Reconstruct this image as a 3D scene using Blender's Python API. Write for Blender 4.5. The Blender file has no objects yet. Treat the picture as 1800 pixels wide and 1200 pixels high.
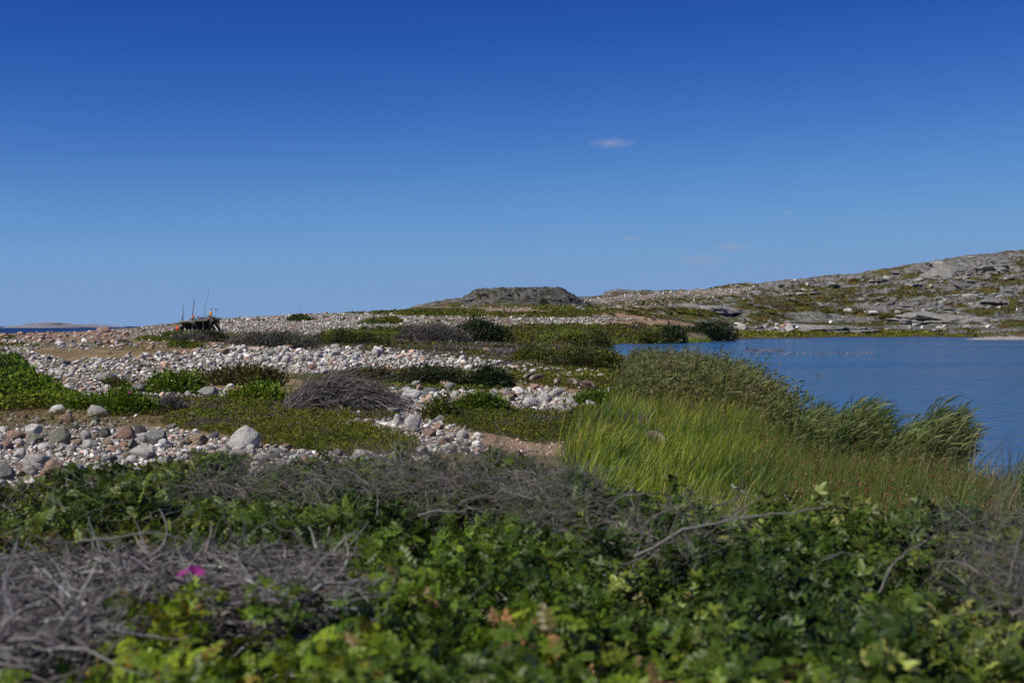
import bpy, bmesh, math
import numpy as np
from mathutils import Vector

sc = bpy.context.scene
COL = sc.collection
R = math.radians

# ------------------------------------------------------------------ camera, sky, sun, exposure
EYE = 5.0                                   # eye height above the sea
F, U0, V0 = 2500.0, 900.0, 573.0            # focal length and horizon, in pixels of the 1800x1200 photograph
cd = bpy.data.cameras.new('camera'); cam = bpy.data.objects.new('camera', cd); COL.objects.link(cam)
cam.location = (0, 0, EYE); cam.rotation_euler = (R(90), 0, 0)
cd.lens = 50; cd.sensor_width = 36; cd.shift_y = -27.0 / 1800
cd.clip_start = 0.1; cd.clip_end = 60000
cd.dof.use_dof = True; cd.dof.focus_distance = 48; cd.dof.aperture_fstop = 3.8
sc.camera = cam

SUN_EL, SUN_AZ = 46.0, -119.0                # azimuth clockwise from the view direction
w = bpy.data.worlds.new('World'); sc.world = w; w.use_nodes = True
nt = w.node_tree; nt.nodes.clear()
sky = nt.nodes.new('ShaderNodeTexSky'); sky.sky_type = 'NISHITA'; sky.sun_disc = False
sky.sun_elevation = R(SUN_EL); sky.sun_rotation = R(SUN_AZ)
sky.air_density = 0.5; sky.dust_density = 0.0; sky.ozone_density = 1.5; sky.altitude = 0
sc1 = nt.nodes.new('ShaderNodeVectorMath'); sc1.operation = 'SCALE'; sc1.inputs['Scale'].default_value = 0.1
cv = nt.nodes.new('ShaderNodeRGBCurve')     # grades the clear sky to the deep polarised blue of the day
SKY_IN = [(.117, .205, .370), (.150, .250, .440), (.190, .312, .517), (.253, .399, .605), (.369, .537, .699), (.572, .714, .734)]
SKY_OUT = [(.015, .082, .375), (.030, .122, .445), (.058, .180, .515), (.102, .260, .572), (.162, .328, .610), (.20, .34, .60)]
for c_ in range(3):
    cur = cv.mapping.curves[c_]
    cur.points[0].location = (0, 0); cur.points[1].location = (1.0, SKY_OUT[5][c_] * 1.08)
    for a_, b_ in zip(SKY_IN, SKY_OUT): cur.points.new(a_[c_], b_[c_])
cv.mapping.update()
sc2 = nt.nodes.new('ShaderNodeVectorMath'); sc2.operation = 'SCALE'; sc2.inputs['Scale'].default_value = 10
bg = nt.nodes.new('ShaderNodeBackground'); bg.inputs['Strength'].default_value = 0.1
out = nt.nodes.new('ShaderNodeOutputWorld')
nt.links.new(sky.outputs[0], sc1.inputs[0]); nt.links.new(sc1.outputs[0], cv.inputs['Color']); nt.links.new(cv.outputs[0], sc2.inputs[0]); nt.links.new(sc2.outputs[0], bg.inputs[0]); nt.links.new(bg.outputs[0], out.inputs[0])
ld = bpy.data.lights.new('sun', 'SUN'); ld.energy = 5.0; ld.angle = R(0.5); ld.color = (1.0, 0.94, 0.84)
sun = bpy.data.objects.new('sun', ld); COL.objects.link(sun)
sdir = Vector((math.sin(R(SUN_AZ)) * math.cos(R(SUN_EL)), math.cos(R(SUN_AZ)) * math.cos(R(SUN_EL)), math.sin(R(SUN_EL))))
sun.rotation_euler = sdir.to_track_quat('Z', 'Y').to_euler()
sc.view_settings.view_transform = 'Standard'; sc.view_settings.look = 'None'
sc.view_settings.exposure = 0.0; sc.view_settings.gamma = 1
sc.cycles.max_bounces = 5; sc.cycles.diffuse_bounces = 2; sc.cycles.transmission_bounces = 3
sc.cycles.volume_bounces = 1
sc.cycles.transparent_max_bounces = 8

# ------------------------------------------------------------------ noise
def _h(ix, iy, iz, s):
    n = (ix.astype(np.int64) * 374761393 + iy.astype(np.int64) * 668265263 + iz.astype(np.int64) * 2147483647 + s * 1274126177) & 0xffffffff
    n = ((n ^ (n >> 13)) * 1103515245) & 0xffffffff
    n = ((n ^ (n >> 16)) * 747796405) & 0xffffffff
    return ((n ^ (n >> 15)) & 0xffffff) / 8388608.0 - 1.0
def vn(x, y, s=0):
    x = np.asarray(x, float); y = np.asarray(y, float)
    ix = np.floor(x); iy = np.floor(y); fx = x - ix; fy = y - iy
    fx = fx * fx * (3 - 2 * fx); fy = fy * fy * (3 - 2 * fy); z = np.zeros_like(ix)
    a = _h(ix, iy, z, s); b = _h(ix + 1, iy, z, s); c = _h(ix, iy + 1, z, s); d = _h(ix + 1, iy + 1, z, s)
    return (a + (b - a) * fx) * (1 - fy) + (c + (d - c) * fx) * fy
def fbm(x, y, o=4, s=0, g=0.5):
    t = 0; a = 1; n = 0
    for k in range(o):
        t = t + a * vn(x * 2 ** k + 17.3 * k, y * 2 ** k - 9.1 * k, s + k); n += a; a *= g
    return t / n
def vn3(p, s=0):
    i = np.floor(p); f = p - i; f = f * f * (3 - 2 * f); r = 0
    for dx in (0, 1):
        for dy in (0, 1):
            for dz in (0, 1):
                wgt = (f[:, 0] if dx else 1 - f[:, 0]) * (f[:, 1] if dy else 1 - f[:, 1]) * (f[:, 2] if dz else 1 - f[:, 2])
                r = r + wgt * _h(i[:, 0] + dx, i[:, 1] + dy, i[:, 2] + dz, s)
    return r
def sstep(a, b, x):
    t = np.clip((x - a) / (b - a), 0, 1); return t * t * (3 - 2 * t)

# ------------------------------------------------------------------ height of the land
NL = [(0.5, -1.7), (3, -1.75), (6, -1.95), (10, -2.25), (15, -2.45), (20, -2.55), (30, -2.62), (40, -2.62), (50, -2.65)]
NM = [(0.5, -1.7), (3, -1.75), (6, -1.97), (10, -2.35), (15, -2.7), (20, -2.85), (30, -2.88), (40, -2.85), (50, -2.8)]
NR = [(0.5, -1.7), (3, -1.75), (6, -2.0), (10, -2.5), (15, -2.95), (20, -3.2), (27, -3.3), (35, -3.3), (50, -3.2), (65, -3.3)]
NE = [(0.5, -1.7), (3, -1.75), (6, -2.05), (10, -2.6), (15, -3.05), (20, -3.35), (27, -3.55), (31, -3.72), (60, -3.8)]
def vz(l): return [(d, -(v - V0) / F * d) for d, v in l]
COLS = {
 -900: NL + vz([(60, 682), (80, 650), (110, 623), (150, 603), (200, 593), (225, 589)]) + [(290, -6), (400, -8), (2600, -12)],
 0: NL + vz([(60, 681), (80, 650), (110, 623), (150, 602), (200, 591), (230, 587)]) + [(290, -5.8), (400, -8), (2600, -12)],
 200: NL + vz([(60, 681), (80, 650), (110, 622), (150, 600), (200, 586), (250, 579), (290, 578.5)]) + [(340, -4), (500, -8), (2600, -12)],
 300: NL + vz([(60, 681), (80, 650), (110, 622), (150, 599), (200, 585), (250, 573), (300, 568), (330, 567.5)]) + [(420, -3), (600, -8), (2600, -12)],
 400: NL + vz([(60, 682), (80, 651), (110, 624), (150, 600), (200, 585), (250, 572), (300, 560.5), (340, 559)]) + [(450, -2), (600, -8), (2600, -12)],
 500: NL + vz([(60, 684), (80, 653), (110, 626), (150, 603), (200, 583), (260, 567), (330, 554.5), (370, 553)]) + [(450, 0), (640, -8), (2600, -12)],
 600: NL + vz([(60, 685), (80, 655), (110, 628), (150, 606), (200, 584), (260, 566), (330, 553), (400, 549), (470, 550)]) + [(640, 0), (900, -8), (2600, -12)],
 700: NL + vz([(60, 686), (80, 657), (110, 631), (150, 609), (200, 588), (260, 567), (330, 555), (400, 549.5), (470, 546), (520, 544)]) + [(640, 3), (900, -6), (2600, -12)],
 820: NL + vz([(60, 687), (80, 661), (110, 636), (150, 613), (200, 596), (260, 572), (330, 557), (400, 547.5), (470, 540), (520, 538), (600, 537)]) + [(800, 4), (1100, -6), (2600, -12)],
 920: NM + vz([(60, 687), (80, 662), (110, 640), (150, 619), (200, 602), (260, 582), (330, 561), (400, 550), (470, 541), (540, 537), (620, 535)]) + [(900, 8), (1200, -6), (2600, -12)],
 1000: NM + vz([(60, 687), (80, 664), (110, 643), (150, 626), (200, 613), (260, 596), (330, 571), (400, 556), (470, 545), (560, 532), (650, 523), (750, 519)]) + [(1000, 14), (1400, -6), (2600, -12)],
 1050: NM + vz([(60, 686), (80, 664), (110, 645), (150, 632), (200, 620), (270, 608), (310, 598), (350, 583), (400, 568), (470, 556), (560, 541), (650, 530), (750, 522), (850, 518), (900, 517)]) + [(1200, 14), (1500, -6), (2600, -12)],
 1100: NR + vz([(80, 666), (110, 648), (150, 634), (200, 622), (297, 605), (320, 600), (360, 586), (400, 573), (470, 561), (560, 545), (650, 532), (750, 522), (850, 516), (900, 514)]) + [(1200, 14), (1600, -6), (2600, -12)],
 1200: NR + vz([(95, 664), (200, 621), (328, 602), (380, 590), (440, 577), (520, 561), (600, 546), (700, 530), (800, 520), (900, 515)]) + [(1300, 14), (1700, -6), (2600, -12)],
 1300: NR + vz([(95, 669), (200, 621), (400, 597), (450, 589), (520, 577), (600, 558), (700, 537), (800, 518), (900, 505), (960, 502)]) + [(1300, 20), (1800, -6), (2600, -12)],
 1400: NE + vz([(95, 671), (200, 621), (450, 594), (500, 586), (560, 574), (640, 554), (720, 534), (800, 516), (900, 499), (980, 492)]) + [(1300, 24), (1900, -6), (2600, -12)],
 1500: NE + vz([(95, 673), (200, 621), (487, 592.6), (530, 586), (600, 570), (680, 547), (760, 524), (850, 502), (950, 486), (1010, 483)]) + [(1350, 28), (2000, -6), (2600, -12)],
 1620: NE + vz([(95, 673), (200, 621), (487, 592.6), (530, 585), (600, 568), (680, 542), (760, 515), (850, 487), (920, 468), (980, 463)]) + [(1350, 34), (2000, -6), (2600, -12)],
 1700: NE + vz([(95, 673), (200, 621), (487, 592.6), (530, 585), (600, 566), (680, 538), (760, 508), (850, 475), (930, 451), (1000, 449)]) + [(1400, 36), (2100, -6), (2600, -12)],
 1800: NE + vz([(95, 673), (200, 621), (487, 592.6), (530, 584), (600, 564), (680, 533), (760, 502), (850, 466), (930, 441), (1000, 441)]) + [(1400, 40), (2200, -6), (2600, -12)],
 2700: NE + vz([(95, 673), (200, 621), (487, 592.6), (530, 584), (600, 564), (680, 533), (760, 500), (850, 460), (930, 430), (1000, 425)]) + [(1400, 44), (2300, -6), (2600, -12)],
}
TU = np.array(sorted(COLS), float)
LD = np.linspace(math.log(0.4), math.log(2600), 700)
TZ = np.array([np.interp(LD, [math.log(a) for a, _ in COLS[int(u)]], [b for _, b in COLS[int(u)]]) for u in TU])
k_ = np.array([1, 3, 5, 6, 5, 3, 1], float); k_ /= k_.sum()
TZ = np.array([np.convolve(np.pad(r, 3, 'edge'), k_, 'valid') for r in TZ])
UD = np.arange(-900, 2701, 20.0)
TD = np.array([np.interp(UD, TU, TZ[:, j]) for j in range(len(LD))]).T
kk = np.array([1, 2, 3, 2, 1], float); kk /= kk.sum()
TD = np.apply_along_axis(lambda r: np.convolve(np.pad(r, 2, 'edge'), kk, 'valid'), 0, TD)
def ud(X, Y):
    r = np.hypot(X, Y); th = np.arctan2(X, Y); tc = np.clip(th, -R(35), R(35))
    return U0 + F * np.tan(tc), np.maximum(r * np.cos(tc), 0.4)
def pond_s(u, d):
    dn = np.exp(np.interp(u, [1055, 1062, 1075, 1100, 1150, 1200, 1250, 1300, 1340, 1400, 1500, 1650, 1800, 2700], np.log([285, 250, 205, 158, 118, 94, 77, 61, 49, 38.5, 35, 32.5, 30.5, 24])))
    df = np.exp(np.interp(u, [1055, 1062, 1130, 1200, 1300, 1400, 1500, 1600, 1800, 2700], np.log([286, 297, 311, 328, 400, 452, 487, 488, 490, 500])))
    return np.minimum(np.log(d / dn), np.log(df / d)) + 0.02 * np.sin(u / 23) + 0.012 * np.sin(u / 7.3 + 1)
POND = -3.8
KN = ([812, 822, 835, 860, 885, 905, 935, 955, 975, 990, 1003, 1016, 1048], [0, 13, 22, 27.5, 29.5, 30, 29.5, 29, 27.5, 24, 17, 10, 0])
RD = ([700, 712, 730, 760, 790, 818, 840, 860], [0, 1, 5, 9, 12, 14, 10, 0])
def H(X, Y, detail=True):
    u, d = ud(X, Y)
    fi = (np.clip(u, -900, 2699.9) + 900) / 20; i = fi.astype(int); fi = fi - i
    fj = (np.log(d) - LD[0]) / (LD[1] - LD[0]); fj = np.clip(fj, 0, len(LD) - 1.001); j = fj.astype(int); fj = fj - j
    z = (TD[i, j] * (1 - fi) + TD[i + 1, j] * fi) * (1 - fj) + (TD[i, j + 1] * (1 - fi) + TD[i + 1, j + 1] * fi) * fj
    # the bare rock knoll and the ridge beside it
    kn = np.interp(u, *KN) * sstep(478, 512, d) * (1 - sstep(560, 620, d)) * 520 / F
    rg = np.interp(u, *RD) * sstep(480, 515, d) * (1 - sstep(530, 580, d)) * 515 / F
    z = z + np.maximum(kn, rg)
    if detail:
        s = pond_s(u, d)
        far = (u > 1060) & (d > 250)
        amp = np.where(far, np.clip((z - POND) / 6, 0, 1), 0)
        n = fbm(X / 34 + 3, Y / 15, 4, 11); n2 = 1 - np.abs(fbm(X / 17, Y / 8 + 5, 4, 23))
        hill = amp * (n * 2.2 + (n2 - 0.75) * 3.4) * np.clip(d / 500, .4, 1.6)
        q = fbm(X / 5.2, Y / 2.6, 3, 31); hill = hill + amp * 0.5 * np.round(q * 3 + n * 3) / 3
        hill *= 1 - 0.7 * sstep(860, 1050, d)
        kd = np.clip(kn / 3, 0, 1) + 0.6 * np.clip(rg / 2, 0, 1)
        n3 = (1 - np.abs(fbm(X / 5 + Y / 9, Y / 5, 4, 77))) - 0.75
        z = z + hill + kd * (n3 * 4.2 + 0.9 * fbm(X / 1.6, Y / 1.6, 3, 9)) * (1 - np.clip((kn - 5) / 3, 0, .75))
        small = np.clip(d / 60, 0.15, 2.2)
        z = z + small * (0.06 * fbm(X / 3.1, Y / 3.1, 3, 5)) + 0.22 * np.clip(d / 90, 0, 1) * fbm(X / 14, Y / 9, 2, 6) * (s < -0.06)
        z = np.where(s > 0, np.minimum(z, POND) - np.minimum(s * 5, 1.0) - 0.02, np.where((u > 1056) & (s > -0.3), np.maximum(z, POND + 0.02 - s * 1.2 * np.clip(d / 150, .4, 1.5)), z))
    return z + EYE

# visibility table: image point -> depth of the first ground met
UG = np.arange(-160, 1965, 4.0); DGl = np.exp(np.linspace(math.log(13), math.log(1100), 900))
_X = (UG[:, None] - U0) / F * DGl[None]; _Z = H(_X, np.broadcast_to(DGl, _X.shape)) - EYE
_V = np.minimum.accumulate(V0 - F * _Z / DGl[None], axis=1)
VG = np.arange(430, 960, 1.0)
DT = np.array([DGl[np.minimum(np.searchsorted(-_V[k], -VG), len(DGl) - 1)] for k in range(len(UG))])
def solve(u, v):
    u = np.asarray(u, float); v = np.asarray(v, float)
    a = np.clip((u - UG[0]) / 4, 0, len(UG) - 1.001); b = np.clip(v - VG[0], 0, len(VG) - 1.001)
    i = a.astype(int); j = b.astype(int); fb = b - j
    return DT[i, j] * (1 - fb) + DT[i, j + 1] * fb
def gpt(u, d):
    X = (u - U0) / F * d; return np.stack([X, d, H(X, d)], -1)
def W(u, v, d): return np.array([(u - U0) / F * d, d, EYE - (v - V0) / F * d])

def inpoly(u, v, poly):
    p = np.array(poly, float); m = (u > p[:, 0].min()) & (u < p[:, 0].max()) & (v > p[:, 1].min()) & (v < p[:, 1].max())
    res = np.zeros(u.shape, bool); uu = u[m]; vv = v[m]; c = np.zeros(uu.shape, bool)
    for (x1, y1), (x2, y2) in zip(p, np.roll(p, -1, 0)):
        if y1 == y2: continue
        cr = ((y1 > vv) != (y2 > vv)) & (uu < (x2 - x1) * (vv - y1) / (y2 - y1) + x1); c ^= cr
    res[m] = c; return res
def sample(poly, n, rng, jag=2.0):
    p = np.array(poly, float); lo = p.min(0); hi = p.max(0); U = []; V = []; t = 0
    while t < n:
        u = rng.uniform(lo[0], hi[0], n * 2); v = rng.uniform(lo[1], hi[1], n * 2)
        m = inpoly(u + 3 * jag * vn(u / 9, v / 3, 3), v + jag * vn(u / 7, v / 3, 4), poly); U.append(u[m]); V.append(v[m]); t += m.sum()
        if t == 0: n = 0
    return np.concatenate(U)[:n], np.concatenate(V)[:n]

# ------------------------------------------------------------------ mesh building
class MB:
    def __init__(s): s.v = []; s.c = []; s.t = []; s.q = []; s.n = 0
    def add(s, v, col, tris=None, quads=None):
        v = np.asarray(v, float).reshape(-1, 3); c = np.broadcast_to(np.asarray(col, float), v.shape)
        s.v.append(v); s.c.append(c)
        if tris is not None and len(tris): s.t.append(np.asarray(tris).reshape(-1, 3) + s.n)
        if quads is not None and len(quads): s.q.append(np.asarray(quads).reshape(-1, 4) + s.n)
        s.n += len(v)
    def build(s, name, mat, parent=None, smooth=False, mesh_only=False):
        V = np.concatenate(s.v); Cc = np.concatenate(s.c)
        if parent is not None: V = V - np.array(parent.location)
        T = np.concatenate(s.t) if s.t else np.zeros((0, 3), int); Q = np.concatenate(s.q) if s.q else np.zeros((0, 4), int)
        me = bpy.data.meshes.new(name); me.vertices.add(len(V)); me.vertices.foreach_set('co', V.astype(np.float32).ravel())
        li = np.concatenate([T.ravel(), Q.ravel()]); me.loops.add(len(li)); me.loops.foreach_set('vertex_index', li.astype(np.int32))
        tot = np.concatenate([np.full(len(T), 3), np.full(len(Q), 4)]); st = np.concatenate([[0], np.cumsum(tot)[:-1]])
        me.polygons.add(len(tot)); me.polygons.foreach_set('loop_start', st.astype(np.int32)); me.polygons.foreach_set('loop_total', tot.astype(np.int32))
        if smooth: me.polygons.foreach_set('use_smooth', np.ones(len(tot), bool))
        a = me.color_attributes.new('Col', 'FLOAT_COLOR', 'POINT')
        a.data.foreach_set('color', np.concatenate([np.clip(Cc, 0, 1), np.ones((len(V), 1))], 1).astype(np.float32).ravel())
        me.materials.append(mat); me.update(calc_edges=True)
        if mesh_only: return me
        o = bpy.data.objects.new(name, me); COL.objects.link(o)
        if parent is not None: o.parent = parent
        return o
def tag(o, label=None, cat=None, group=None, kind=None):
    if label: o['label'] = label
    if cat: o['category'] = cat
    if group: o['group'] = group
    if kind: o['kind'] = kind
    return o
def thing(name, loc, label, cat, group=None):
    o = bpy.data.objects.new(name, None); COL.objects.link(o); o.location = tuple(float(a) for a in loc); o.empty_display_size = .2
    return tag(o, label, cat, group)
def norm(a): return a / np.maximum(np.linalg.norm(a, axis=-1, keepdims=True), 1e-9)
def inst(mb, proto, pos, scale, dirv, up, col, shade=None):
    """copies of a small shape: local x along dirv, local z near up"""
    pv, pt, pq = proto; x = norm(dirv); y = norm(np.cross(up, x)); z = np.cross(x, y)
    s = np.asarray(scale, float); s = s[:, None] * np.ones(3) if s.ndim == 1 else s
    P = pos[:, None] + (pv[None, :, 0, None] * s[:, None, 0, None]) * x[:, None] + (pv[None, :, 1, None] * s[:, None, 1, None]) * y[:, None] + (pv[None, :, 2, None] * s[:, None, 2, None]) * z[:, None]
    n = len(pos); k = len(pv); off = (np.arange(n) * k)[:, None, None]
    c = np.repeat(col[:, None], k, 1)
    if shade is not None: c = c * shade[None, :, None]
    mb.add(P, c.reshape(-1, 3), (pt[None] + off) if len(pt) else None, (pq[None] + off) if len(pq) else None)
E3 = np.zeros((0, 3), int); E4 = np.zeros((0, 4), int)
LEAF = (np.array([[0, 0, 0], [.35, .26, .07], [.35, -.26, .07], [.75, .2, .05], [.75, -.2, .05], [1, 0, -.06], [.5, 0, 0]], float),
        np.array([[0, 2, 6], [0, 6, 1], [6, 2, 4], [6, 3, 1], [6, 4, 5], [6, 5, 3]]), E4)
LEAF4 = (np.array([[0, 0, 0], [.5, .28, .06], [1, 0, -.04], [.5, -.28, .06]], float), np.array([[0, 3, 2], [0, 2, 1]]), E4)
NEED = (np.array([[0, .07, 0], [0, -.07, 0], [1, 0, 0]], float), np.array([[0, 1, 2]]), E4)
def compound(nl=7, kind='rose'):
    V = []; T = []; n = 0
    if kind == 'rose':
        spec = [(.95, 0, 0, .36)] + [(x, s, s * 1.0, .33) for x in (.3, .55, .8) for s in (-1, 1)]
    else:
        spec = [(.5, 0, 0, .55)] + [(.45, s, s * 1.05, .46) for s in (-1, 1)] + [(.1, s, s * 1.3, .3) for s in (-1, 1)]
    for x, s, a, l in spec:
        v = LEAF[0] * [l, l * (1.35 if kind == 'rose' else .95), l]; ca, sa = math.cos(a), math.sin(a)
        v = np.stack([x + v[:, 0] * ca - v[:, 1] * sa, v[:, 0] * sa + v[:, 1] * ca, v[:, 2] + .08 * math.sin(x * 3) - abs(s) * v[:, 0] * .12], 1)
        V.append(v); T.append(LEAF[1] + n); n += len(v)
    V.append(np.array([[0, .012, 0], [0, -.012, 0], [.95, 0, 0]])); T.append(np.array([[0, 1, 2]]) + n)
    return np.concatenate(V), np.concatenate(T), E4
ROSE = compound(); BRAM = compound(kind='bramble')
def walk(start, dirv, length, K, bend, droop, rng):
    P = [start]; d = norm(dirv)
    for k in range(K - 1):
        P.append(P[-1] + d * (length / (K - 1))[:, None]); d = norm(d + rng.normal(0, bend, d.shape) + np.array([0, 0, -droop]))
    return np.stack(P, 1)
def tubes(mb, P, r, col, sides=3, tip=0.35):
    N, K, _ = P.shape; t = np.gradient(P, axis=1); t = norm(t); ref = norm(np.array([.31, .47, .83]) + np.zeros_like(t))
    a = norm(np.cross(t, ref)); b = np.cross(t, a); prof = np.linspace(1, tip, K)[None, :, None] * np.asarray(r)[:, None, None]
    rings = [P + (a * math.cos(2 * math.pi * k / sides) + b * math.sin(2 * math.pi * k / sides)) * prof for k in range(sides)]
    V = np.stack(rings, 2)
    idx = np.arange(N * K * sides).reshape(N, K, sides); A = idx[:, :-1]; B = idx[:, 1:]
    q = np.stack([A, np.roll(A, -1, 2), np.roll(B, -1, 2), B], -1)
    mb.add(V, np.repeat(col, K * sides, 0), None, q)
def ribbons(mb, P, wd, side, col, colt=None, prof=None):
    N, K, _ = P.shape; prof = np.array(prof) if prof is not None else np.sin(np.linspace(.5, math.pi - .02, K))
    o = side[:, None] * (prof[None, :, None] * wd[:, None, None] * .5); V = np.stack([P - o, P + o], 2)
    idx = np.arange(N * K * 2).reshape(N, K, 2); q = np.stack([idx[:, :-1, 0], idx[:, :-1, 1], idx[:, 1:, 1], idx[:, 1:, 0]], -1)
    c = np.repeat(col[:, None], K, 1)
    if colt is not None: t = np.linspace(0, 1, K)[None, :, None] ** 2; c = c * (1 - t) + colt[:, None] * t
    mb.add(V, np.repeat(c, 2, 1).reshape(-1, 3), None, q)
def pal(rng, n, cols, wts, pos=None, var=.22, sc_=1.0):
    """colour per item: clumped choice between palette colours"""
    cols = np.array(cols, float); wts = np.array(wts, float); cw = np.cumsum(wts / wts.sum())
    if pos is not None:
        t = .5 + .5 * fbm(pos[:, 0] / sc_, pos[:, 1] / sc_, 3, 51) * 1.7 + rng.normal(0, .16, n); t = np.clip(t, 0, .999)
    else: t = rng.uniform(0, 1, n)
    c = cols[np.clip(np.searchsorted(cw, t), 0, len(cols) - 1)]
    return np.clip(c * np.exp(rng.normal(0, var, n))[:, None] * (1 + rng.normal(0, .06, (n, 3))), 0, 1)

# ------------------------------------------------------------------ materials
def mat_new(name):
    m = bpy.data.materials.new(name); m.use_nodes = True; n = m.node_tree; n.nodes.clear(); return m, n, n.nodes, n.links
def mat_leaf(name, trans=.3, rough=.6, spec=.12):
    m, n, N, L = mat_new(name); o = N.new('ShaderNodeOutputMaterial'); a = N.new('ShaderNodeAttribute'); a.attribute_name = 'Col'
    p = N.new('ShaderNodeBsdfPrincipled'); p.inputs['Roughness'].default_value = rough; p.inputs['Specular IOR Level'].default_value = spec
    t = N.new('ShaderNodeBsdfTranslucent'); mx = N.new('ShaderNodeMixShader'); mx.inputs[0].default_value = trans
    h = N.new('ShaderNodeHueSaturation'); h.inputs['Value'].default_value = 1.5; h.inputs['Hue'].default_value = .485; L.new(a.outputs['Color'], h.inputs['Color']); L.new(h.outputs[0], t.inputs[0])
    L.new(a.outputs['Color'], p.inputs['Base Color']); L.new(p.outputs[0], mx.inputs[1]); L.new(t.outputs[0], mx.inputs[2]); L.new(mx.outputs[0], o.inputs[0]); return m
def mat_col(name, rough=.85, noise=0, scale=8, bump=0, objcol=False, spec=.3, metal=0):
    m, n, N, L = mat_new(name); o = N.new('ShaderNodeOutputMaterial'); p = N.new('ShaderNodeBsdfPrincipled')
    p.inputs['Roughness'].default_value = rough; p.inputs['Specular IOR Level'].default_value = spec; p.inputs['Metallic'].default_value = metal
    if objcol: a = N.new('ShaderNodeObjectInfo'); csrc = a.outputs['Color']
    else: a = N.new('ShaderNodeAttribute'); a.attribute_name = 'Col'; csrc = a.outputs['Color']
    if noise:
        tc = N.new('ShaderNodeTexCoord'); nz = N.new('ShaderNodeTexNoise'); nz.inputs['Scale'].default_value = scale; nz.inputs['Detail'].default_value = 6; nz.inputs['Roughness'].default_value = .65
        L.new(tc.outputs['Object'], nz.inputs['Vector'])
        mr = N.new('ShaderNodeMapRange'); mr.inputs[1].default_value = .3; mr.inputs[2].default_value = .7; mr.inputs[3].default_value = 1 - noise; mr.inputs[4].default_value = 1 + noise
        L.new(nz.outputs[0], mr.inputs[0]); mu = N.new('ShaderNodeMix'); mu.data_type = 'RGBA'; mu.blend_type = 'MULTIPLY'; mu.inputs[0].default_value = 1
        L.new(csrc, mu.inputs[6]); L.new(mr.outputs[0], mu.inputs[7]); csrc = mu.outputs[2]
        if bump:
            b = N.new('ShaderNodeBump'); b.inputs['Strength'].default_value = bump; b.inputs['Distance'].default_value = .5 / scale; L.new(nz.outputs[0], b.inputs['Height']); L.new(b.outputs[0], p.inputs['Normal'])
    L.new(csrc, p.inputs['Base Color']); L.new(p.outputs[0], o.inputs[0]); return m
M_LEAF = mat_leaf('leaf', .2, .42, .22); M_HEATH = mat_leaf('heath_leaf', .18, .8, .1); M_BLADE = mat_leaf('grass_blade', .35, .5, .3)
M_TWIG = mat_col('grey_twig', .9, .3, 30); M_PETAL = mat_leaf('petal', .3, .6, .1)
M_COB = mat_col('cobble', .9, .22, 9, .5); M_GEN = mat_col('painted', .6); M_WOOD = mat_col('driftwood', .9, .35, 6, .4)
M_FEATHER = mat_col('feather', .8, .25, 40); M_CLOTH = mat_col('cloth', .9)

def mat_boulder():
    m, n, N, L = mat_new('boulder_rock'); o = N.new('ShaderNodeOutputMaterial'); p = N.new('ShaderNodeBsdfPrincipled'); p.inputs['Roughness'].default_value = .92; p.inputs['Specular IOR Level'].default_value = .2
    oi = N.new('ShaderNodeObjectInfo'); tc = N.new('ShaderNodeTexCoord'); ad = N.new('ShaderNodeVectorMath'); ad.operation = 'ADD'
    L.new(tc.outputs['Object'], ad.inputs[0]); L.new(oi.outputs['Location'], ad.inputs[1])
    n1 = N.new('ShaderNodeTexNoise'); n1.inputs['Scale'].default_value = 1.6; n1.inputs['Detail'].default_value = 8; n1.inputs['Roughness'].default_value = .7
    n2 = N.new('ShaderNodeTexNoise'); n2.inputs['Scale'].default_value = 22; n2.inputs['Detail'].default_value = 5
    L.new(ad.outputs[0], n1.inputs['Vector']); L.new(ad.outputs[0], n2.inputs['Vector'])
    r1 = N.new('ShaderNodeMapRange'); r1.inputs[1].default_value = .35; r1.inputs[2].default_value = .66; r1.inputs[3].default_value = .62; r1.inputs[4].default_value = 1.12; L.new(n1.outputs[0], r1.inputs[0])
    r2 = N.new('ShaderNodeMapRange'); r2.inputs[1].default_value = .35; r2.inputs[2].default_value = .65; r2.inputs[3].default_value = .75; r2.inputs[4].default_value = 1.15; L.new(n2.outputs[0], r2.inputs[0])
    mu = N.new('ShaderNodeMath'); mu.operation = 'MULTIPLY'; L.new(r1.outputs[0], mu.inputs[0]); L.new(r2.outputs[0], mu.inputs[1])
    mx = N.new('ShaderNodeMix'); mx.data_type = 'RGBA'; mx.blend_type = 'MULTIPLY'; mx.inputs[0].default_value = 1; L.new(oi.outputs['Color'], mx.inputs[6]); L.new(mu.outputs[0], mx.inputs[7])
    L.new(mx.outputs[2], p.inputs['Base Color'])
    b = N.new('ShaderNodeBump'); b.inputs['Strength'].default_value = .7; b.inputs['Distance'].default_value = .03; L.new(n2.outputs[0], b.inputs['Height'])
    b2 = N.new('ShaderNodeBump'); b2.inputs['Strength'].default_value = .6; b2.inputs['Distance'].default_value = .15; L.new(n1.outputs[0], b2.inputs['Height']); L.new(b.outputs[0], b2.inputs['Normal'])
    L.new(b2.outputs[0], p.inputs['Normal']); L.new(p.outputs[0], o.inputs[0]); return m
M_BOULDER = mat_boulder()

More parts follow.
